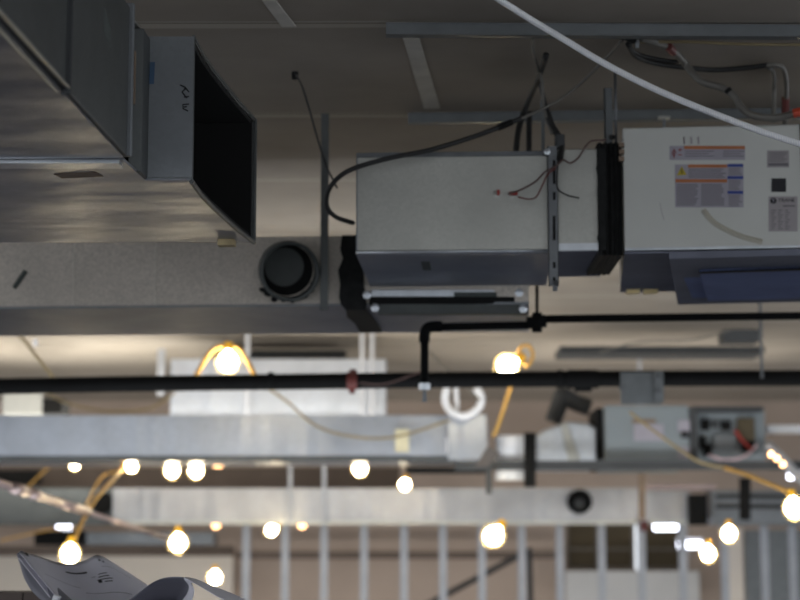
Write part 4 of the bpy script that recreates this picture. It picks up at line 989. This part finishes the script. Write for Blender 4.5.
# rolled end
root = thing('paper_roll', P(170, 600, 6.6), 'loosely rolled grey paper with an open dark end, right of the flat sheets', 'paper')
def rollsurf(profA, profB, nv=12):
    ca, cb_ = bez([P(*p_) for p_ in profA], 8), bez([P(*p_) for p_ in profB], 8); n = len(ca); mb = MB()
    vs = [ca[i].lerp(cb_[i], j / nv) for j in range(nv + 1) for i in range(n)]
    mb.add(vs, [(j * n + i, j * n + i + 1, (j + 1) * n + i + 1, (j + 1) * n + i) for j in range(nv) for i in range(n - 1)]); return mb
mouth_ = [(189, 604, 6.35), (193, 594, 6.35), (192, 584, 6.35), (187, 578.5, 6.35), (178, 577, 6.35), (164, 578, 6.37), (152, 583, 6.4), (140, 592, 6.45), (126, 603, 6.5), (108, 618, 6.6)]
far_ = [(x_ + (158 - x_) * .55, y_ + (616 - y_) * .75, 7.0) for x_, y_, d_ in mouth_]
sheetobj('roll', rollsurf(mouth_, far_), 'paper_shaded', root, .002, label='dark inner side of the rolled paper')
tail = [(181, 602, 6.30), (187, 594, 6.30), (189, 586, 6.30), (184, 578.5, 6.32), (188, 577.5, 6.33), (198, 580, 6.36), (212, 586, 6.38), (228, 592, 6.4), (246, 600, 6.4), (270, 612, 6.4)]
tail2 = [(186, 606, 6.20), (192, 599, 6.20), (194, 590, 6.20), (191, 583, 6.22), (196, 584, 6.1), (206, 590, 6.05), (220, 598, 6.05), (238, 606, 6.05), (254, 614, 6.05), (280, 628, 6.05)]
sheetobj('outer_sheet', rollsurf(tail, tail2), 'paper', root, .002)

# ------------------------------------------------------------------ light
w = bpy.data.worlds.new('world'); bpy.context.scene.world = w; w.use_nodes = True
bg = w.node_tree.nodes['Background']; bg.inputs[0].default_value = (.92, .97, 1.03, 1); bg.inputs[1].default_value = 1.42
def area(name, loc, target, sx_, sy_, power, col):
    l = bpy.data.lights.new(name, 'AREA'); l.shape = 'RECTANGLE'; l.size = sx_; l.size_y = sy_; l.energy = power; l.color = col
    o = bpy.data.objects.new(name, l); C.objects.link(o); o.location = loc
    o.rotation_euler = (V(target) - V(loc)).to_track_quat('-Z', 'Y').to_euler(); return o

area('added_fill_light', (-1.5, 10.2, .35), (0, 19, 3.0), 5.5, .8, 150, (.95, .98, 1.0))  # added fill lamps from here down, unseen, no fixtures modelled
area('added_fill_light', (3.2, 10.5, .35), (2, 19, 3.0), 3, .8, 60, (.95, .98, 1.0))
area('added_fill_light', (-1.9, 15.5, EYE + 1.05), (-1.9, 15.8, 4), 4.6, .7, 75, (1.0, .96, .88))
area('added_fill_light', (-3.3, 17.3, EYE + 1.1), (-3.3, 18.0, 4), 2.2, .8, 60, (1.0, .96, .86))
area('added_fill_light', (2.2, 17.6, EYE + .8), (2.2, 17.8, 4), 3, .5, 30, (1.0, .96, .88))
area('added_fill_light', (0, 20.4, .3), (0, 23, 1.6), 9, .4, 55, (.98, .95, .90))
# ------------------------------------------------------------------ camera
cam = bpy.data.cameras.new('camera'); co = bpy.data.objects.new('camera', cam); C.objects.link(co)
co.location = (0, 0, EYE); co.rotation_euler = (math.pi / 2 + PITCH, 0, 0)
cam.sensor_width = 36; cam.lens = 85; cam.clip_end = 200
cam.dof.use_dof = True; cam.dof.focus_distance = 6.0; cam.dof.aperture_fstop = 2.4
s = bpy.context.scene; s.camera = co
s.view_settings.view_transform = 'Standard'; s.view_settings.look = 'None'; s.view_settings.gamma = 1; s.view_settings.exposure = 0
s.cycles.use_denoising = True
s.cycles.sample_clamp_indirect = 6
s.cycles.max_bounces = 8
